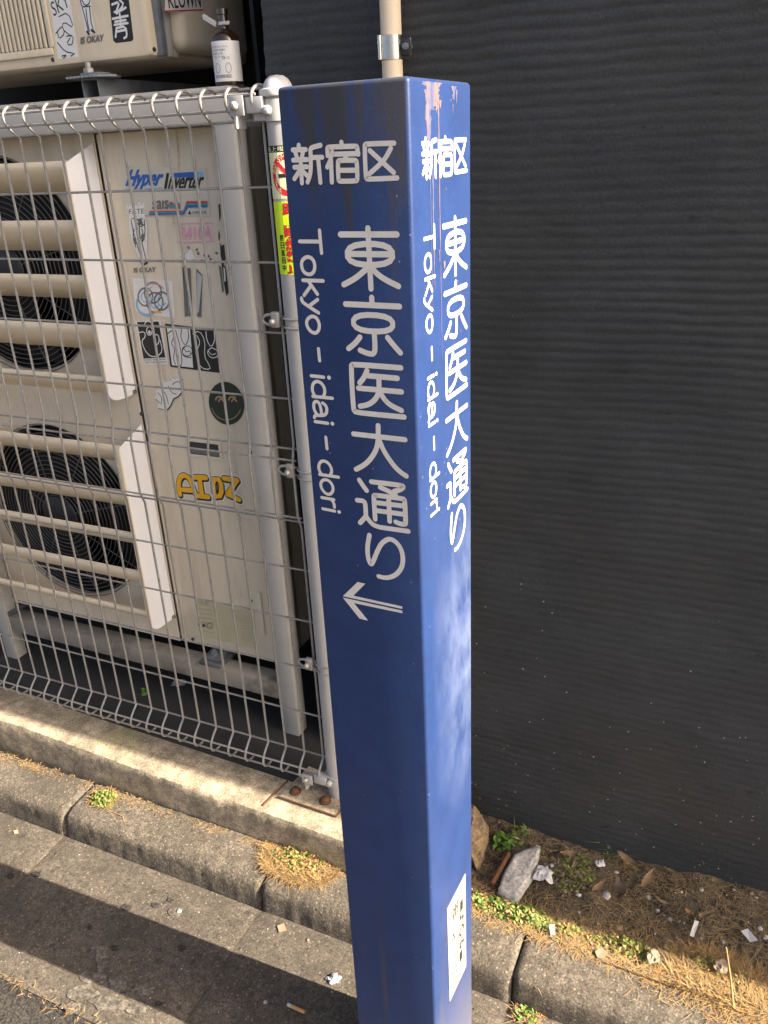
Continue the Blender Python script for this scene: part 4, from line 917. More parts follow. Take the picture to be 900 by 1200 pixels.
s = Sticker()      # rating plate
def Z3(x, y): return (180+x/5, 560+y/5)
s.back([Z3(238, 702), Z3(590, 768), Z3(600, 1003), Z3(275, 925)], 'spec_plate')
for k in range(7): s.line([Z3(252+k*2, 735+k*26), Z3(340+k*2, 752+k*26)], 0.45, 'grey_print', False, 0)
for c_ in range(5):
    for k in range(9): x = 385+c_*40; y = 758+c_*7+k*20; s.line([Z3(x+k, y), Z3(x+30+k, y+6)], 0.35, 'faint_print', False, 0)
s.ring(*Z3(333, 862), 3, 3.4, 0.8, 'grey_print'); s.poly([Z3(265, 848), Z3(280, 851), Z3(281, 866), Z3(266, 863)], 'black_print'); s.poly([Z3(290, 853), Z3(305, 856), Z3(306, 870), Z3(291, 868)], 'black_print')
s.text('空冷式', Z3(245, 725), Z3(325, 742), Z3(243, 706), 'grey_print')
s.done('rating_plate', 'dull yellow rating plate with fine print', ac)

for pts, w_ in (([(206, 150), (209, 175), (210, 205), (212, 238)], 1.6), ([(203, 250), (204, 262)], 1.4), ([(212, 300), (216, 330)], 0.9), ([(168, 692), (172, 716)], 1.8), ([(282, 690), (283, 700)], 1.0)):
    s = Sticker(); s.line(pts, w_, 'rust_run'); s.done('rust_run', None, ac)

# ================================================================== UPPER AIR CONDITIONER
UX1, UZ0 = -0.366, 1.737
up = empty('air_conditioner', (-0.85, 0.34, UZ0))
tag(up, 'upper air conditioner on the rack above, cut by its ribbed side grille and stickers', 'air conditioner')
up['label'] = 'beige air conditioner with ribbed grille resting on top of the rack'
b_ = MB(); b_.box(-1.28, UX1, AY, 0.30, UZ0, 2.45, 'beige_paint', 0.012)
b_.box(-1.28, UX1-0.006, 0.301, 0.56, UZ0+0.004, 2.44, 'beige_paint', 0.010)
keep(b_.build('casing', None, 40), up)
b_ = MB(); b_.box(UX1-0.010, UX1+0.012, 0.222, 0.238, UZ0+0.002, 2.44, 'bracket_grey', 0.002); b_.box(UX1-0.012, UX1+0.010, 0.246, 0.262, UZ0+0.002, 2.44, 'grey_pillar', 0.002)
keep(b_.build('corner_strip', None, 40), up)
b_ = MB(); b_.box(UX1-0.02, UX1+0.030, 0.268, 0.52, UZ0+0.012, 2.43, 'beige_paint', 0.020); keep(b_.build('side_cover', None, 50), up)
gx0, gx1 = onY(0, 40, AY)[0]-0.35, onY(55, 40, AY)[0]; gz0 = onY(10, 62, AY)[2]
k = 0; x = gx1
b_ = MB(); b_.box(gx0-0.01, gx1+0.012, AY-0.006, AY-0.001, gz0-0.014, gz0, 'beige_paint', 0.002); b_.box(gx1+0.004, gx1+0.016, AY-0.006, AY-0.001, gz0, 2.35, 'beige_paint', 0.002); b_.box(gx0, gx1+0.004, AY-0.001, AY+0.0005, gz0, 2.35, 'tape_grey'); keep(b_.build('grille_frame', None, 40), up)
b_ = MB(); b_.box(-0.0042, 0.0042, AY-0.0065, AY-0.0012, gz0, 2.35, 'beige_paint', 0.0022); r0 = b_.build('grille_rib', None, 60); keep(r0, up); r0.location = (gx1-0.005, 0, 0)
for k in range(1, 34): copyobj(r0, (gx1-0.005-k*0.0122, 0, 0), up)
for px, py in ((62, 70), (181, 58)):
    q = onY(px, py, AY); b_ = MB(); b_.lathe([(0.0, -0.003), (0.003, -0.0026), (0.0045, 0.0)], (q[0], AY-0.0002, q[2]), 'dark_metal', 12, 'Y'); keep(b_.build('screw', None, 40), up)
def U1(x, y): return (x/2.8125, y/2.8125)
s = Sticker(); s.back([U1(155, -40), U1(225, -40), U1(258, 188), U1(192, 195)], 'white_vinyl')
s.text('SKY', U1(178, 55), U1(232, 20), U1(165, 10), 'black_print')
for pts in ([(195, 55), (225, 40), (245, 95), (210, 70), (205, 95), (235, 120)], [(185, 110), (205, 85), (215, 110), (195, 130), (190, 105)], [(220, 120), (242, 115), (240, 150), (220, 145), (232, 125)], [(190, 140), (215, 170), (240, 175)], [(205, 185), (222, 180), (210, 192)], [(235, 185), (246, 176)]): s.line([U1(*p) for p in pts], 1.0, 'black_print')
s.done('doodle_sticker', 'white strip sticker with a black doodle', up)
s = Sticker(); s.poly([U1(258, -40), U1(300, -40), U1(302, 40), U1(316, 108), U1(284, 114), U1(266, 30)], 'white_vinyl')
for pts in ([(268, -5), (280, 20), (296, 12), (298, -10)], [(272, 25), (284, 70), (292, 105)], [(296, 22), (300, 70), (308, 98)], [(284, 30), (290, 80), (296, 104)], [(266, 0), (270, 24), (298, 20)]): s.line([U1(*p) for p in pts], 1.1, 'black_print')
s.line([U1(288, 105), U1(294, 112)], 2.2, 'black_print'); s.line([U1(303, 100), U1(312, 106)], 2.2, 'black_print')
s.text('IS OKAY', U1(268, 145), U1(342, 135), U1(268, 124), 'grey_print', 0, 0.0008)
s.done('figure_sticker', 'white cut out sticker of sketched legs', up)
s = Sticker(); s.back([U1(355, -60), U1(418, -60), U1(440, 128), U1(434, 136), U1(382, 142), U1(374, 134)], 'black_print')
for pts in ([(370, 15), (395, 5), (385, 35)], [(395, 0), (410, 15), (385, 45)], [(378, 40), (400, 35), (415, 25)], [(372, 62), (422, 52)], [(395, 45), (400, 90)], [(380, 72), (415, 66)], [(378, 82), (422, 76)], [(385, 92), (382, 122)], [(388, 92), (415, 86), (420, 120), (410, 126)], [(388, 104), (416, 98)]): s.line([U1(*p) for p in pts], 2.0, 'white_vinyl', False, 1)
s.done('brush_character_sticker', 'black sticker with white brushed characters', up)
s = Sticker(UX1+0.0302); s.back([U1(545, -40), U1(665, -40), U1(670, 33), U1(543, 37)], 'white_vinyl'); s.line([U1(543, -38), U1(543, 36), U1(670, 32), U1(667, -38)], 1.0, 'red_print', False, 0)
s.text('KLOWN', U1(556, 28), U1(662, 24), U1(550, -30), 'black_print', 0, 0.0005); s.done('red_edged_sticker', 'white sticker with black tag edged red on the side cover', up)

# ================================================================== BOTTLE ON THE RACK
bx = -0.176; by = 0.178
bt = empty('bottle', (bx, by, 1.6712)); tag(bt, 'small dark amber bottle with a white printed label standing on the rack', 'bottle')
b_ = MB(); b_.lathe([(0.024, 0.0), (0.0268, 0.002), (0.0272, 0.006), (0.0272, 0.072), (0.0258, 0.080), (0.018, 0.089), (0.0095, 0.094), (0.0088, 0.098), (0.0088, 0.116), (0.0105, 0.117), (0.0105, 0.126), (0.0, 0.126)], (0, 0, 0), 'amber_glass', 32); b_.build('bottle_glass', bt, 40)
b_ = MB(); rr2 = 0.0276
def LB(a, z, o=0.0): return ((rr2+o)*math.cos(a), (rr2+o)*math.sin(a), z)
a0, a1 = R(-125), R(10); n_ = 18
for z0, z1, o_, m_ in ((0.007, 0.073, 0.0, 'white_vinyl'),):
    V = [LB(a0+(a1-a0)*k/n_, z, o_) for k in range(n_+1) for z in (z0, z1)]; b_.add(V, [(2*k, 2*k+1, 2*k+3, 2*k+2) for k in range(n_)], m_)
def label_text(t, u, z, w, h, m_='black_print'):
    V, Fs = textmesh(t); b_.add([LB(a0+(u+x*w)/rr2, z+y*h, 0.0004) for x, y in V], Fs, m_)
for k, t in enumerate(('目に見えない汚れに', '強力洗浄 無香料', '原材料 水 塩', 'アルコール')): label_text(t, 0.004, 0.062-k*0.0055, (0.034, 0.028, 0.022, 0.026)[k], 0.0036, 'tape_grey')
label_text('24.12', 0.024, 0.043, 0.014, 0.0045); label_text('東京都新宿区', 0.005, 0.0125, 0.034, 0.006)
V = []
for cx_, cz_ in ((0.013, 0.029), (0.034, 0.029)):
    pts = [(cx_+0.005*math.cos(q), cz_+0.008*math.sin(q)) for q in np.linspace(0, 2*math.pi, 17)[:-1]]; Vv, Fs = ribbon(pts, 0.0009, True, 0); b_.add([LB(a0+u/rr2, z, 0.0004) for u, z in Vv], Fs, 'grey_print')
b_.build('label', bt, 60)['label'] = 'white paper label with small black print'
b_ = MB(); Vt = []
b_.lathe([(0.0094, 0.100), (0.0099, 0.100), (0.0099, 0.105), (0.0094, 0.105)], (0, 0, 0), 'paper_white', 20)
b_.prism([(-0.037, 0.116), (-0.034, 0.121), (-0.008, 0.106), (-0.011, 0.098)], lambda p, d: (p[0], -0.010+d, p[1]), -0.0012, 0.0012, 'paper_white')
b_.prism([(-0.035, 0.112), (-0.033, 0.115), (-0.010, 0.102), (-0.011, 0.0985)], lambda p, d: (p[0], -0.0125+d, p[1]), -0.0006, 0.0006, 'paper_white')
b_.box(0.004, 0.020, -0.0105, -0.0085, 0.100, 0.105, 'paper_white', 0.0005); b_.build('neck_tag', bt)

# ================================================================== PIPE ON THE WALL
px_, py_ = 0.1855, WALL_Y-0.030
pipe = empty('wall_pipe', (px_, py_, PL_Z)); tag(pipe, 'thin cream pipe clipped upright to the black wall behind the blue post', 'pipe')
b_ = MB(); b_.lathe([(0.0172, 0.0), (0.0172, 3.2)], (0, 0, 0), 'pipe_cream', 28); b_.build('pipe_tube', pipe, 40)
zc = onY(457, 55, py_-0.017)[2]-PL_Z
b_ = MB(); b_.lathe([(0.0178, -0.018), (0.0192, -0.017), (0.0192, 0.017), (0.0178, 0.018)], (0, 0, zc), 'chrome', 28)
b_.tube([(-0.014, -0.0165, zc-0.017), (-0.014, -0.0165, zc+0.018)], 0.0034, 'chrome', 10); b_.tube([(-0.014, -0.0165, zc+0.006), (-0.014, -0.0165, zc+0.009)], 0.0042, 'chrome', 10)
b_.box(0.017, 0.034, -0.004, 0.000, zc-0.013, zc+0.013, 'dark_metal', 0.003); b_.box(0.017, 0.034, 0.002, 0.006, zc-0.013, zc+0.013, 'chrome', 0.001)
b_.lathe([(0.0, -0.010), (0.005, -0.009), (0.0055, -0.004), (0.0055, 0.012), (0.0, 0.013)], (0.027, 0.0, zc), 'bracket_grey', 8, 'Y'); b_.box(-0.003, 0.003, 0.017, 0.034, zc-0.010, zc+0.010, 'chrome')
b_.build('pipe_clamp', pipe, 40)

# ================================================================== PLANTS
def blades(b_, c, n_, rad, ln, wd, mats, flat=0.5, rr=random, zfun=None, sx=1.0, sy=1.0):
    for _ in range(n_):
        a = rr.uniform(0, 2*math.pi); q = rad*math.sqrt(rr.random())
        x, y = c[0]+q*math.cos(a)*sx, c[1]+q*math.sin(a)*sy; z = (zfun(x, y) if zfun else c[2])
        L = ln*rr.uniform(0.5, 1.3); h = rr.uniform(0, 2*math.pi); el = rr.uniform(0.02, 1.0)*(1-flat)*math.pi/2+0.03
        d = Vector((math.cos(h)*math.cos(el), math.sin(h)*math.cos(el), math.sin(el))); side = Vector((-math.sin(h), math.cos(h), 0))*wd*0.5*rr.uniform(.6, 1.3)
        p0 = Vector((x, y, z)); p1 = p0+d*L*0.55; p2 = p0+d*L+Vector((rr.uniform(-.3, .3)*L, rr.uniform(-.3, .3)*L, -L*0.22*rr.random()-0.0)); p2.z = max(p2.z, z+0.001)
        b_.add([p0-side, p0+side, p1+side, p1-side, p2], [(0, 1, 2, 3), (3, 2, 4)], rr.choice(mats))
def leaves(b_, c, n_, rad, size, mats, hgt, rr=random, zfun=None, sx=1.0, sy=1.0):
    for _ in range(n_):
        a = rr.uniform(0, 2*math.pi); q = rad*math.sqrt(rr.random()); x, y = c[0]+q*math.cos(a)*sx, c[1]+q*math.sin(a)*sy
        z = (zfun(x, y) if zfun else c[2])+hgt*rr.random()*(1-(q/rad)**2*0.7); s_ = size*rr.uniform(.5, 1.3)
        n1 = Vector((rr.uniform(-.8, .8), rr.uniform(-.8, .8), 1)).normalized(); u = n1.orthogonal().normalized(); u.rotate(Matrix.Rotation(rr.uniform(0, 6.28), 3, n1)); w = n1.cross(u); p = Vector((x, y, z))
        b_.add([p-u*s_, p-u*s_*0.3+w*s_*0.55, p+u*s_*0.5+w*s_*0.4, p+u*s_, p+u*s_*0.5-w*s_*0.4, p-u*s_*0.3-w*s_*0.55], [tuple(range(6))], rr.choice(mats))
def ground_z(x, y):
    if x < PX1 or y < -0.112: return KERB_Z+0.001 if y > -0.20 else (KERB_Z-0.012 if y > -0.226 else 0.003)
    return soil_z(x, y)
rp = random.Random(11)
def clump(name, label, px, py, z, parts, sx=1.0, sy=1.0, group=None):
    c = onZ(px, py, z); e_ = empty(name, (c[0], c[1], z)); tag(e_, label, 'weed', group or 'weeds along kerb and wall')
    for pt in parts:
        b_ = MB(); pname, kind, n_, rad, ln = pt[:5]; wd, mats, x_ = pt[-3:]
        if kind == 'b': blades(b_, c, n_, rad, ln, wd, mats, x_, rp, ground_z, sx, sy)
        else: leaves(b_, c, n_, rad, ln, mats, x_, rp, ground_z, sx, sy)
        o = keep(b_.build(pname), e_); o['kind'] = 'stuff'
SG, STRAW_SHADE = ['straw', 'straw', 'straw_orange', 'straw_dull'], ['straw_dull', 'straw', 'straw_dull', 'soil']  # first mix golden as in sun, second dulled to paint shade on the straw
clump('weed_clump', 'small clump of moss and dry grass against the plinth, left of the rusty base plate', 122, 938, KERB_Z, [('dry_blades', 'b', 700, 0.036, 0.020, 0.0012, SG, 0.60), ('green_leaves', 'l', 700, 0.036, 0.0040, ['moss_green', 'moss_green', 'leaf_green', 'straw'], 0.022), ('stalk', 'b', 9, 0.05, 0.075, 0.0026, ['straw_orange'], 0.93)], 1.0, 0.75)
clump('weed_clump', 'wide matted clump of golden dry grass in the kerb joint beside the blue post', 352, 1010, KERB_Z, [('dry_blades', 'b', 5200, 0.094, 0.030, 0.0012, SG, 0.60), ('green_leaves', 'l', 800, 0.074, 0.0040, ['moss_green', 'straw', 'straw_orange', 'moss_green'], 0.026), ('stalk', 'b', 14, 0.08, 0.085, 0.0022, ['straw_orange', 'straw'], 0.95)], 1.0, 0.60)
clump('weed_clump', 'bright green low weed sprawling over the kerb edge behind the blue post', 602, 1066, KERB_Z, [('green_leaves', 'l', 1300, 0.078, 0.0046, ['leaf_green', 'moss_green', 'moss_green', 'straw'], 0.020), ('dry_blades', 'b', 260, 0.08, 0.028, 0.0015, SG, 0.8)], 1.25, 0.42)
clump('weed_clump', 'yellow green mossy weed on the kerb edge beside a pale paper scrap', 735, 1106, KERB_Z, [('green_leaves', 'l', 600, 0.045, 0.0038, ['moss_green', 'straw', 'moss_green'], 0.018), ('dry_blades', 'b', 240, 0.06, 0.028, 0.0015, SG, 0.8)], 1.3, 0.5)
clump('weed_clump', 'thick straw tuft spilling over the kerb around the upright dry stalk', 858, 1150, KERB_Z, [('dry_blades', 'b', 5200, 0.12, 0.034, 0.0012, SG, 0.64), ('green_leaves', 'l', 190, 0.08, 0.0036, ['moss_green', 'straw', 'straw_orange'], 0.018)], 1.1, 0.55)
clump('weed_clump', 'green weed growing by the brown broken stone under the black wall', 588, 984, 0.075, [('green_leaves', 'l', 46, 0.022, 0.0085, ['leaf_green'], 0.030), ('stalk', 'b', 6, 0.015, 0.04, 0.0012, ['moss_green'], 0.2)])
clump('weed_clump', 'dull green weed with seed heads beside the grey stone piece', 611, 982, 0.075, [('green_leaves', 'l', 120, 0.028, 0.0045, ['moss_green', 'straw_dull', 'leaf_green'], 0.035), ('stalk', 'b', 14, 0.02, 0.05, 0.0012, ['straw_dull', 'moss_green'], 0.25)])
clump('weed_clump', 'spreading dark green weed among the straw between two crumpled tissues', 672, 1020, 0.075, [('green_leaves', 'l', 360, 0.060, 0.0044, ['moss_green', 'straw_dull', 'moss_green', 'straw_dull'], 0.022), ('stalk', 'b', 40, 0.05, 0.04, 0.0012, ['straw_dull', 'moss_green'], 0.6)], 0.8, 0.9)
clump('weed_clump', 'upright green weed sprig touching the black wall above the small tissue', 716, 992, 0.08, [('green_leaves', 'l', 60, 0.016, 0.005, ['leaf_green', 'moss_green'], 0.040), ('stalk', 'b', 8, 0.01, 0.05, 0.0013, ['moss_green'], 0.1)])
clump('weed_clump', 'thin seeding weed stems leaning on the black wall', 812, 1010, 0.085, [('green_leaves', 'l', 40, 0.04, 0.004, ['moss_green', 'straw_dull'], 0.055), ('stalk', 'b', 18, 0.035, 0.06, 0.0012, ['straw_dull', 'moss_green'], 0.15)])
clump('weed_clump', 'thin mossy weed on the kerb edge between the two larger green weeds', 672, 1090, KERB_Z, [('green_leaves', 'l', 420, 0.05, 0.0036, ['moss_green', 'straw', 'moss_green', 'straw_orange'], 0.014), ('dry_blades', 'b', 420, 0.06, 0.024, 0.0011, SG, 0.85)], 1.2, 0.35)
clump('weed_clump', 'mossy patch in the straw just behind the upright dry stalk', 832, 1128, KERB_Z, [('green_leaves', 'l', 380, 0.04, 0.0036, ['moss_green', 'moss_green', 'straw'], 0.018), ('dry_blades', 'b', 300, 0.05, 0.026, 0.0011, SG, 0.8)], 1.2, 0.5)
clump('weed_clump', 'little weed sprouting in the gutter below the wide kerb crack', 618, 1190, 0.002, [('green_leaves', 'l', 60, 0.02, 0.0045, ['moss_green', 'leaf_green'], 0.012), ('dry_blades', 'b', 130, 0.032, 0.02, 0.0012, SG, 0.85)])
e_ = onZ(167, 812, PL_Z+0.01); w_ = empty('weed_sprig', (e_[0], e_[1], PL_Z)); tag(w_, 'tiny bright green sprig on the dark floor behind the fence', 'weed')
b_ = MB(); leaves(b_, (e_[0], e_[1], PL_Z+0.004), 26, 0.013, 0.0075, ['leaf_green'], 0.026, rp); keep(b_.build('leaf'), w_)

# loose straw and thatch on the soil and along the joints: nobody could count it
b_ = MB(); rs_ = random.Random(23)
def scatter(n_, x0, x1, y0, y1, ln, wd, mats, flat=0.93, dens=None):
    for _ in range(n_):
        x, y = rs_.uniform(x0, x1), rs_.uniform(y0, y1)
        if dens and rs_.random() > dens(x, y): continue
        blades(b_, (x, y, 0), 1, 0.001, ln, wd, mats, flat, rs_, ground_z)
dn = lambda x, y: min(1, max(0.10, (x-0.45)/0.25))
scatter(17000, PX1+0.01, 1.6, -0.10, 0.148, 0.032, 0.0011, STRAW_SHADE, 0.93, dn)
scatter(13000, PX1+0.03, 1.6, -0.135, -0.04, 0.028, 0.0011, SG, 0.90, lambda x, y: min(1, max(0.40, (x-0.50)/0.3)))
scatter(3200, 0.74, 1.6, -0.175, -0.10, 0.026, 0.0011, SG, 0.90, lambda x, y: min(1, (x-0.7)*3))
scatter(2600, -1.3, 0.33, -0.142, -0.112, 0.012, 0.0014, SG+['soil', 'dead_leaf'], 0.96, lambda x, y: 0.25+0.7*math.sin(x*9)**2)
scatter(260, -0.75, 0.1, -0.60, -0.575, 0.014, 0.0012, SG+['dead_leaf', 'soil'], 0.96)
tag(b_.build('loose_straw'), 'loose straw and dead grass over the soil and kerb joints', kind='stuff')
# small stones in the soil
b_ = MB(); 
def pebble(b_, x, y, z, r_, m_, rr, flat=0.65):
    V = []; n1, n2 = 7, 5; sx_, sy_ = rr.uniform(.75, 1.3), rr.uniform(.75, 1.3); ph_ = rr.uniform(0, 6)
    for i in range(1, n2):
        t = math.pi*i/n2
        for k in range(n1): a = 2*math.pi*k/n1+ph_; q = r_*(1+rr.uniform(-.14, .14)); V.append((x+q*sx_*math.sin(t)*math.cos(a), y+q*sy_*math.sin(t)*math.sin(a), z+q*flat*math.cos(t)))
    V += [(x, y, z+r_*flat), (x, y, z-r_*flat)]; T, B = len(V)-2, len(V)-1; Fs = []
    for k in range(n1): Fs.append((T, k, (k+1) % n1)); Fs.append((B, (n2-2)*n1+(k+1) % n1, (n2-2)*n1+k))
    for i in range(n2-2):
        for k in range(n1): Fs.append((i*n1+k, (i+1)*n1+k, (i+1)*n1+(k+1) % n1, i*n1+(k+1) % n1))
    b_.add(V, Fs, m_)
for _ in range(420):
    x, y = rs_.uniform(PX1+0.01, 1.5), rs_.uniform(-0.105, 0.145); pebble(b_, x, y, soil_z(x, y)+0.001, rs_.choice([0.0015, 0.002, 0.003, 0.005]), rs_.choice(['grey_stone', 'soil', 'brown_stone', 'soil']), rs_)
for _ in range(260):
    x, y = rs_.uniform(-1.0, 0.9), rs_.uniform(-0.62, -0.25); pebble(b_, x, y, 0.0008, rs_.choice([0.0008, 0.0012, 0.0018]), rs_.choice(['grey_stone', 'kerb_concrete', 'asphalt']), rs_)
tag(b_.build('grit'), 'scattered grit and small stones on soil and gutter', kind='stuff')

# ================================================================== STONES AND LITTER
rl = random.Random(41)
def lump(b_, c, r3, m_, seed, jag=0.25, sub=3):
    bm = bmesh.new(); bmesh.ops.create_icosphere(bm, subdivisions=sub, radius=1); r_ = random.Random(seed)
    ax = [(Vector((r_.uniform(-1, 1), r_.uniform(-1, 1), r_.uniform(-1, 1))).normalized(), r_.uniform(0.45, 0.85)) for _ in range(14)]
    for v_ in bm.verts:
        for a, d in ax:
            t = v_.co.dot(a)
            if t > d: v_.co -= a*(t-d)
        v_.co *= 1+r_.uniform(-jag, jag)*0.12
    bm.verts.index_update(); b_.add([(c[0]+q.co.x*r3[0], c[1]+q.co.y*r3[1], c[2]+q.co.z*r3[2]) for q in bm.verts], [[q.index for q in f.verts] for f in bm.faces], m_); bm.free()
c = onZ(566, 985, 0.10); b_ = MB(); lump(b_, (0.345, c[1]+0.012, 0.098), (0.062, 0.085, 0.080), 'brown_stone', 2, 1.0); tag(b_.build('broken_stone', smooth=30), 'rough brown broken stone at the end of the plinth', 'stone')
poly = [np.array(onZ(px, py, 0.085)[:2]) for px, py in ((584, 1036), (592, 1016), (602, 1000), (618, 994), (632, 992), (630, 1006), (626, 1018), (614, 1034), (606, 1046), (594, 1042))]
cen = sum(poly)/len(poly); bm = bmesh.new(); N = len(poly)
ring = []
for f, z in ((1.02, 0.048), (1.05, 0.062), (1.0, 0.072), (0.85, 0.077), (0.6, 0.078), (0.3, 0.077)):
    ring.append([bm.verts.new((*(cen+(q-cen)*f), z+0.12*((cen+(q-cen)*f)[1]+0.03))) for q in poly])
for i in range(5):
    for k in range(N): bm.faces.new((ring[i][k], ring[i][(k+1) % N], ring[i+1][(k+1) % N], ring[i+1][k]))
bm.faces.new(ring[5]); bmesh.ops.subdivide_edges(bm, edges=bm.edges[:], cuts=2, use_grid_fill=True)
for v_ in bm.verts: q = v_.co; d_ = float(0.006*vnoise(q.x, q.y+q.z, 40, 71)+0.004*vnoise(q.y, q.x-q.z, 110, 72)); v_.co = q+Vector((d_*0.8, -d_*0.6, d_))
me = bpy.data.meshes.new('stone_piece'); bm.to_mesh(me); bm.free(); me.materials.append(MATS['grey_stone']); me.shade_smooth(); o = bpy.data.objects.new('stone_piece', me); COL.objects.link(o)
tag(o, 'pale grey flat stone piece tilted in the soil near the blue post', 'stone')
b_ = MB(); a_, c_ = onZ(576, 1036, 0.08), onZ(596, 1000, 0.085); b_.tube([a_, c_], 0.006, 'rust', 6); tag(b_.build('rusty_bar'), 'short rusty iron bar beside the pale grey stone piece', 'iron bar')
def crumple(name, label, px, py, z, r_, m_, seed, cat='litter', flat=0.45):
    """thin ragged sheet scrunched into ridges"""
    c = onZ(px, py, z); rr = random.Random(seed); nr, na = 9, 34; V = []
    lob = [rr.uniform(0.55, 1.15) for _ in range(11)]
    for i in range(nr+1):
        for k in range(na):
            a = 2*math.pi*k/na; f = k/na*11; e0 = lob[int(f) % 11]; e1 = lob[(int(f)+1) % 11]; edge = e0+(e1-e0)*(f-int(f))
            q = r_*i/nr*(edge+0.10*rr.uniform(-1, 1)*(i == nr)); x, y = q*math.cos(a), q*math.sin(a)
            h = abs(float(vnoise(x+seed, y, 1.5/r_, seed)))*1.5+abs(float(vnoise(x, y+seed, 3.3/r_, seed+1)))*0.8
            h = (1.0-min(1, h*1.5))*(1-0.55*(i/nr)**2)
            V.append((c[0]+x, c[1]+y, z+0.001+r_*flat*1.5*h))
    Fs = [(i*na+k, (i+1)*na+k, (i+1)*na+(k+1) % na, i*na+(k+1) % na) for i in range(nr) for k in range(na)]
    b_ = MB(); b_.add(V, Fs, m_); o = b_.build(name, None, 25); tag(o, label, cat)
    sm = o.modifiers.new('thickness', 'SOLIDIFY'); sm.thickness = 0.0005
def sheet(name, label, pts, z, m_, seed, cat='litter', curl=0.004, th=0.0006):
    """thin curled scrap lying on a surface, outline from pixels"""
    rr = random.Random(seed); q = [onZ(px, py, z) for px, py in pts]; c = sum(q)/len(q); b_ = MB(); V = []; N = len(q); hs = [rr.random() for _ in q]
    for lay in (0, th):
        V.append((c[0], c[1], c[2]+0.001+lay))
        V += [(p[0], p[1], p[2]+0.0012+curl*h_+lay) for p, h_ in zip(q, hs)]
    Fs = [(0, 1+k, 1+(k+1) % N) for k in range(N)]+[(N+1, N+2+(k+1) % N, N+2+k) for k in range(N)]+[(1+k, N+2+k, N+2+(k+1) % N, 1+(k+1) % N) for k in range(N)]
    b_.add(V, Fs, m_); return tag(b_.build(name), label, cat)
crumple('crumpled_tissue', 'larger white crumpled tissue beside the pale grey stone piece', 636, 1025, 0.075, 0.027, 'paper_white', 3)
crumple('crumpled_tissue', 'small white crumpled tissue among weeds near the black wall', 704, 1012, 0.08, 0.013, 'paper_white', 4)
crumple('crumpled_tissue', 'dusty scrap of tissue on the dark floor behind the fence', 210, 801, PL_Z, 0.022, 'grey_stone', 6, flat=0.3)
crumple('crumpled_paper', 'torn white paper scrap on the gutter near the foot of the blue post', 391, 1148, 0.0, 0.016, 'paper_white', 8, flat=0.5)
crumple('plastic_scrap', 'grey plastic scrap in the dry grass clump against the plinth', 325, 977, KERB_Z, 0.010, 'peel_silver', 9)
sheet('paper_card', 'small white rectangular card lying on straw below the black wall', [(868, 1092), (876, 1090), (888, 1104), (879, 1105)], 0.075, 'paper_white', 1)
sheet('paper_shred', 'narrow white shred of paper on the straw beside a tan leaf', [(808, 1098), (814, 1080), (819, 1081), (813, 1099)], 0.072, 'paper_white', 2, curl=0.003)
crumple('paper_scrap', 'pale crumpled paper scrap on the sunlit kerb edge', 764, 1122, KERB_Z+0.002, 0.019, 'paper_cream', 13, flat=0.25)
crumple('paper_scrap', 'cream folded paper scrap in the straw tuft by the upright stalk', 845, 1133, KERB_Z+0.006, 0.017, 'paper_cream', 14, flat=0.3)
sheet('cardboard_bit', 'flat beige five sided chip on the kerb top', [(697, 1117), (704, 1112), (711, 1117), (707, 1125), (700, 1124)], KERB_Z+0.001, 'paper_cream', 5, curl=0.001, th=0.003)
sheet('cardboard_bit', 'cream square chip on the gutter below the dry grass clump', [(325, 1086), (333, 1083), (336, 1091), (327, 1093)], 0.001, 'paper_cream', 6, curl=0.001, th=0.0015)
sheet('plastic_chip', 'grey oblong chip standing on the kerb behind the blue post', [(643, 1086), (650, 1085), (651, 1096), (645, 1097)], KERB_Z+0.004, 'grey_stone', 7, curl=0.002, th=0.004)
sheet('red_scrap', 'tiny red scrap on the gutter near the kerb joint', [(16, 974), (21, 973), (22, 977), (17, 978)], 0.001, 'pad_orange', 8, curl=0.001)
def leaf(label, px, py, z, L, w, ang, m_, seed):
    c = onZ(px, py, z); rr = random.Random(seed); b_ = MB(); V = []; n_ = 7; ca, sa = math.cos(R(ang)), math.sin(R(ang))
    for i in range(n_+1):
        t = i/n_; ww = w*math.sin(math.pi*min(1, max(0.03, t)))**0.8*0.5; xx = (t-0.5)*L
        for j, s_ in ((0, -1), (1, 0), (2, 1)):
            yy = s_*ww; zz = z+0.004+abs(s_)*0.004*rr.uniform(.4, 1.3)+0.006*(t-0.5)**2*4*rr.uniform(.6, 1.2); V.append((c[0]+xx*ca-yy*sa, c[1]+xx*sa+yy*ca, zz))
    b_.add(V, [(3*i+j, 3*i+j+1, 3*i+j+4, 3*i+j+3) for i in range(n_) for j in range(2)], m_)
    tag(b_.build('dead_leaf', smooth=60), label, 'leaf', 'dead leaves on the soil strip')
leaf('dark brown oval dead leaf lying on the straw below the wall', 726, 1044, 0.078, 0.050, 0.026, 100, 'dead_leaf_dark', 1)
leaf('long tan curled dead leaf right of the dark oval leaf', 759, 1034, 0.08, 0.062, 0.020, 75, 'dead_leaf', 2)
leaf('tan dead leaf touching the black wall by the weed sprig', 735, 1010, 0.085, 0.055, 0.018, -28, 'dead_leaf', 3)
leaf('pointed tan dead leaf beside the small crumpled tissue', 702, 1042, 0.078, 0.045, 0.016, 60, 'dead_leaf', 4)
leaf('small tan dead leaf next to the white paper shred', 824, 1076, 0.075, 0.024, 0.014, 40, 'dead_leaf', 5)
leaf('little orange dead leaf near the white paper shred', 807, 1072, 0.075, 0.018, 0.010, -20, 'straw_orange', 6)
leaf('brown dead leaf lying beside the green weed on the soil', 668, 1003, 0.082, 0.045, 0.016, 20, 'dead_leaf', 7)
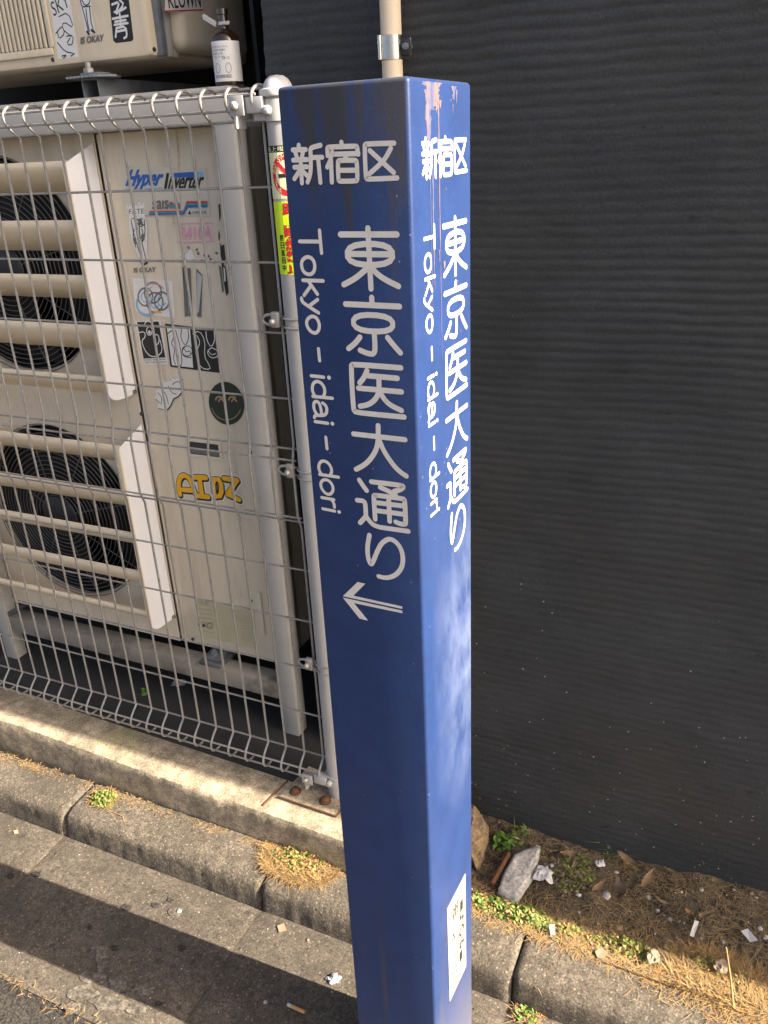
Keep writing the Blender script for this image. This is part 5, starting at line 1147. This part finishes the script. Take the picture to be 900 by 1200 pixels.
leaf('pale narrow dead leaf on the straw below the long tan leaf', 778, 1060, 0.076, 0.040, 0.009, -8, 'dead_leaf', 8)
b_ = MB(); a_ = onZ(860, 1184, KERB_Z); d_ = ray(851, 1110); 
t_ = (a_[1]+0.01-CAM[1])/d_[1]; tip = CAM+d_*t_; b_.tube([a_, (a_+tip)/2+np.array([0.001, 0, 0]), tip], [0.0024, 0.0021, 0.0014], 'straw', 6); tag(b_.build('dry_stalk', smooth=60), 'single upright yellow dry stalk on the kerb edge', 'stalk')
# cigarette end
a_, c_ = onZ(337, 1177, 0.004), onZ(357, 1186, 0.004); mid = a_+(c_-a_)*0.22
cg = empty('cigarette_end', (mid[0], mid[1], 0.0)); tag(cg, 'tan filter cigarette end in the post shadow on the gutter', 'cigarette end')
b_ = MB(); b_.tube([mid, c_], 0.0036, 'filter_tan', 10); keep(b_.build('filter', None, 40), cg); b_ = MB(); b_.tube([a_, mid], [0.0033, 0.0035], 'paper_white', 10); keep(b_.build('paper_end', None, 40), cg)
for lab, px, py, r_, m_ in (('round pale pebble on the gutter in the sun', 210, 1069, 0.0065, 'grey_stone'), ('tiny cream pebble on the gutter beside the square chip', 361, 1102, 0.003, 'paper_cream'), ('small grey pebble beside the cigarette end', 311, 1175, 0.0035, 'grey_stone'), ('small white pebble in the kerb joint by the dry grass clump', 306, 1017, 0.0045, 'paper_cream')):
    z = KERB_Z if py < 1030 else 0.0; c = onZ(px, py, z); b_ = MB(); pebble(b_, c[0], c[1], z+r_*0.4, r_, m_, rl); tag(b_.build('pebble', smooth=60), lab, 'pebble', 'pebbles on gutter and soil')
for lab, px, py, r_ in (('tan pebble beside the green weed in the soil', 648, 999, 0.008), ('round brownish pebble under the black wall near the tissue', 735, 1004, 0.007), ('smooth grey pebble near the pointed tan leaf', 711, 1042, 0.009), ('flat dark pebble in the soil below the pointed leaf', 726, 1078, 0.008)):
    c = onZ(px, py, 0.08); b_ = MB(); pebble(b_, c[0], c[1], soil_z(c[0], c[1])+r_*0.3, r_, 'grey_stone' if 'grey' in lab else 'brown_stone', rl); tag(b_.build('pebble', smooth=60), lab, 'pebble', 'pebbles on gutter and soil')
# mortar spilt on the gutter
def splat(pts, z, m_, parent, name):
    q = [tuple(onZ(px, py, z)[:2]) for px, py in pts]; V, _ = q, 0
    p = chaikin(q, True, 2); b_ = MB(); b_.prism([(v_.x+rl.uniform(-.001, .001), v_.y+rl.uniform(-.001, .001)) for v_ in p], lambda a, d: (a[0], a[1], d), z-0.002, z+0.0018, m_); o = b_.build(name); o.parent = parent; return o
for cx_, cy_, rx_, ry_ in ((118, 1124, 9, 14), (108, 1146, 16, 9), (140, 1152, 14, 9), (168, 1160, 13, 9), (96, 1164, 20, 11), (128, 1176, 24, 10), (160, 1184, 16, 6), (84, 1180, 12, 6)):
    splat([(cx_+rx_*rl.uniform(.55, 1.25)*math.cos(a), cy_+ry_*rl.uniform(.55, 1.25)*math.sin(a)) for a in np.linspace(0, 6.0, 15)], 0.0004+0.00012*rl.random(), 'mortar', gut, 'mortar_patch')
splat([(196, 1068), (203, 1063), (212, 1064), (216, 1070), (208, 1074), (199, 1073)], 0.0006, 'mortar', gut, 'mortar_patch')
for k, (px, py, r_) in enumerate(((148, 1064, 7), (200, 1055, 5), (182, 1061, 5.5), (105, 1087, 4), (213, 1111, 6), (43, 1025, 6), (134, 1111, 6), (12, 1027, 5), (185, 1176, 6), (235, 998, 3))):
    if py < 1010: continue
    splat([(px+r_*rl.uniform(.7, 1.2)*math.cos(a), py+0.62*r_*rl.uniform(.7, 1.2)*math.sin(a)) for a in np.linspace(0, 5.6, 9)], 0.0003, 'asphalt', gut, 'gum_spot')
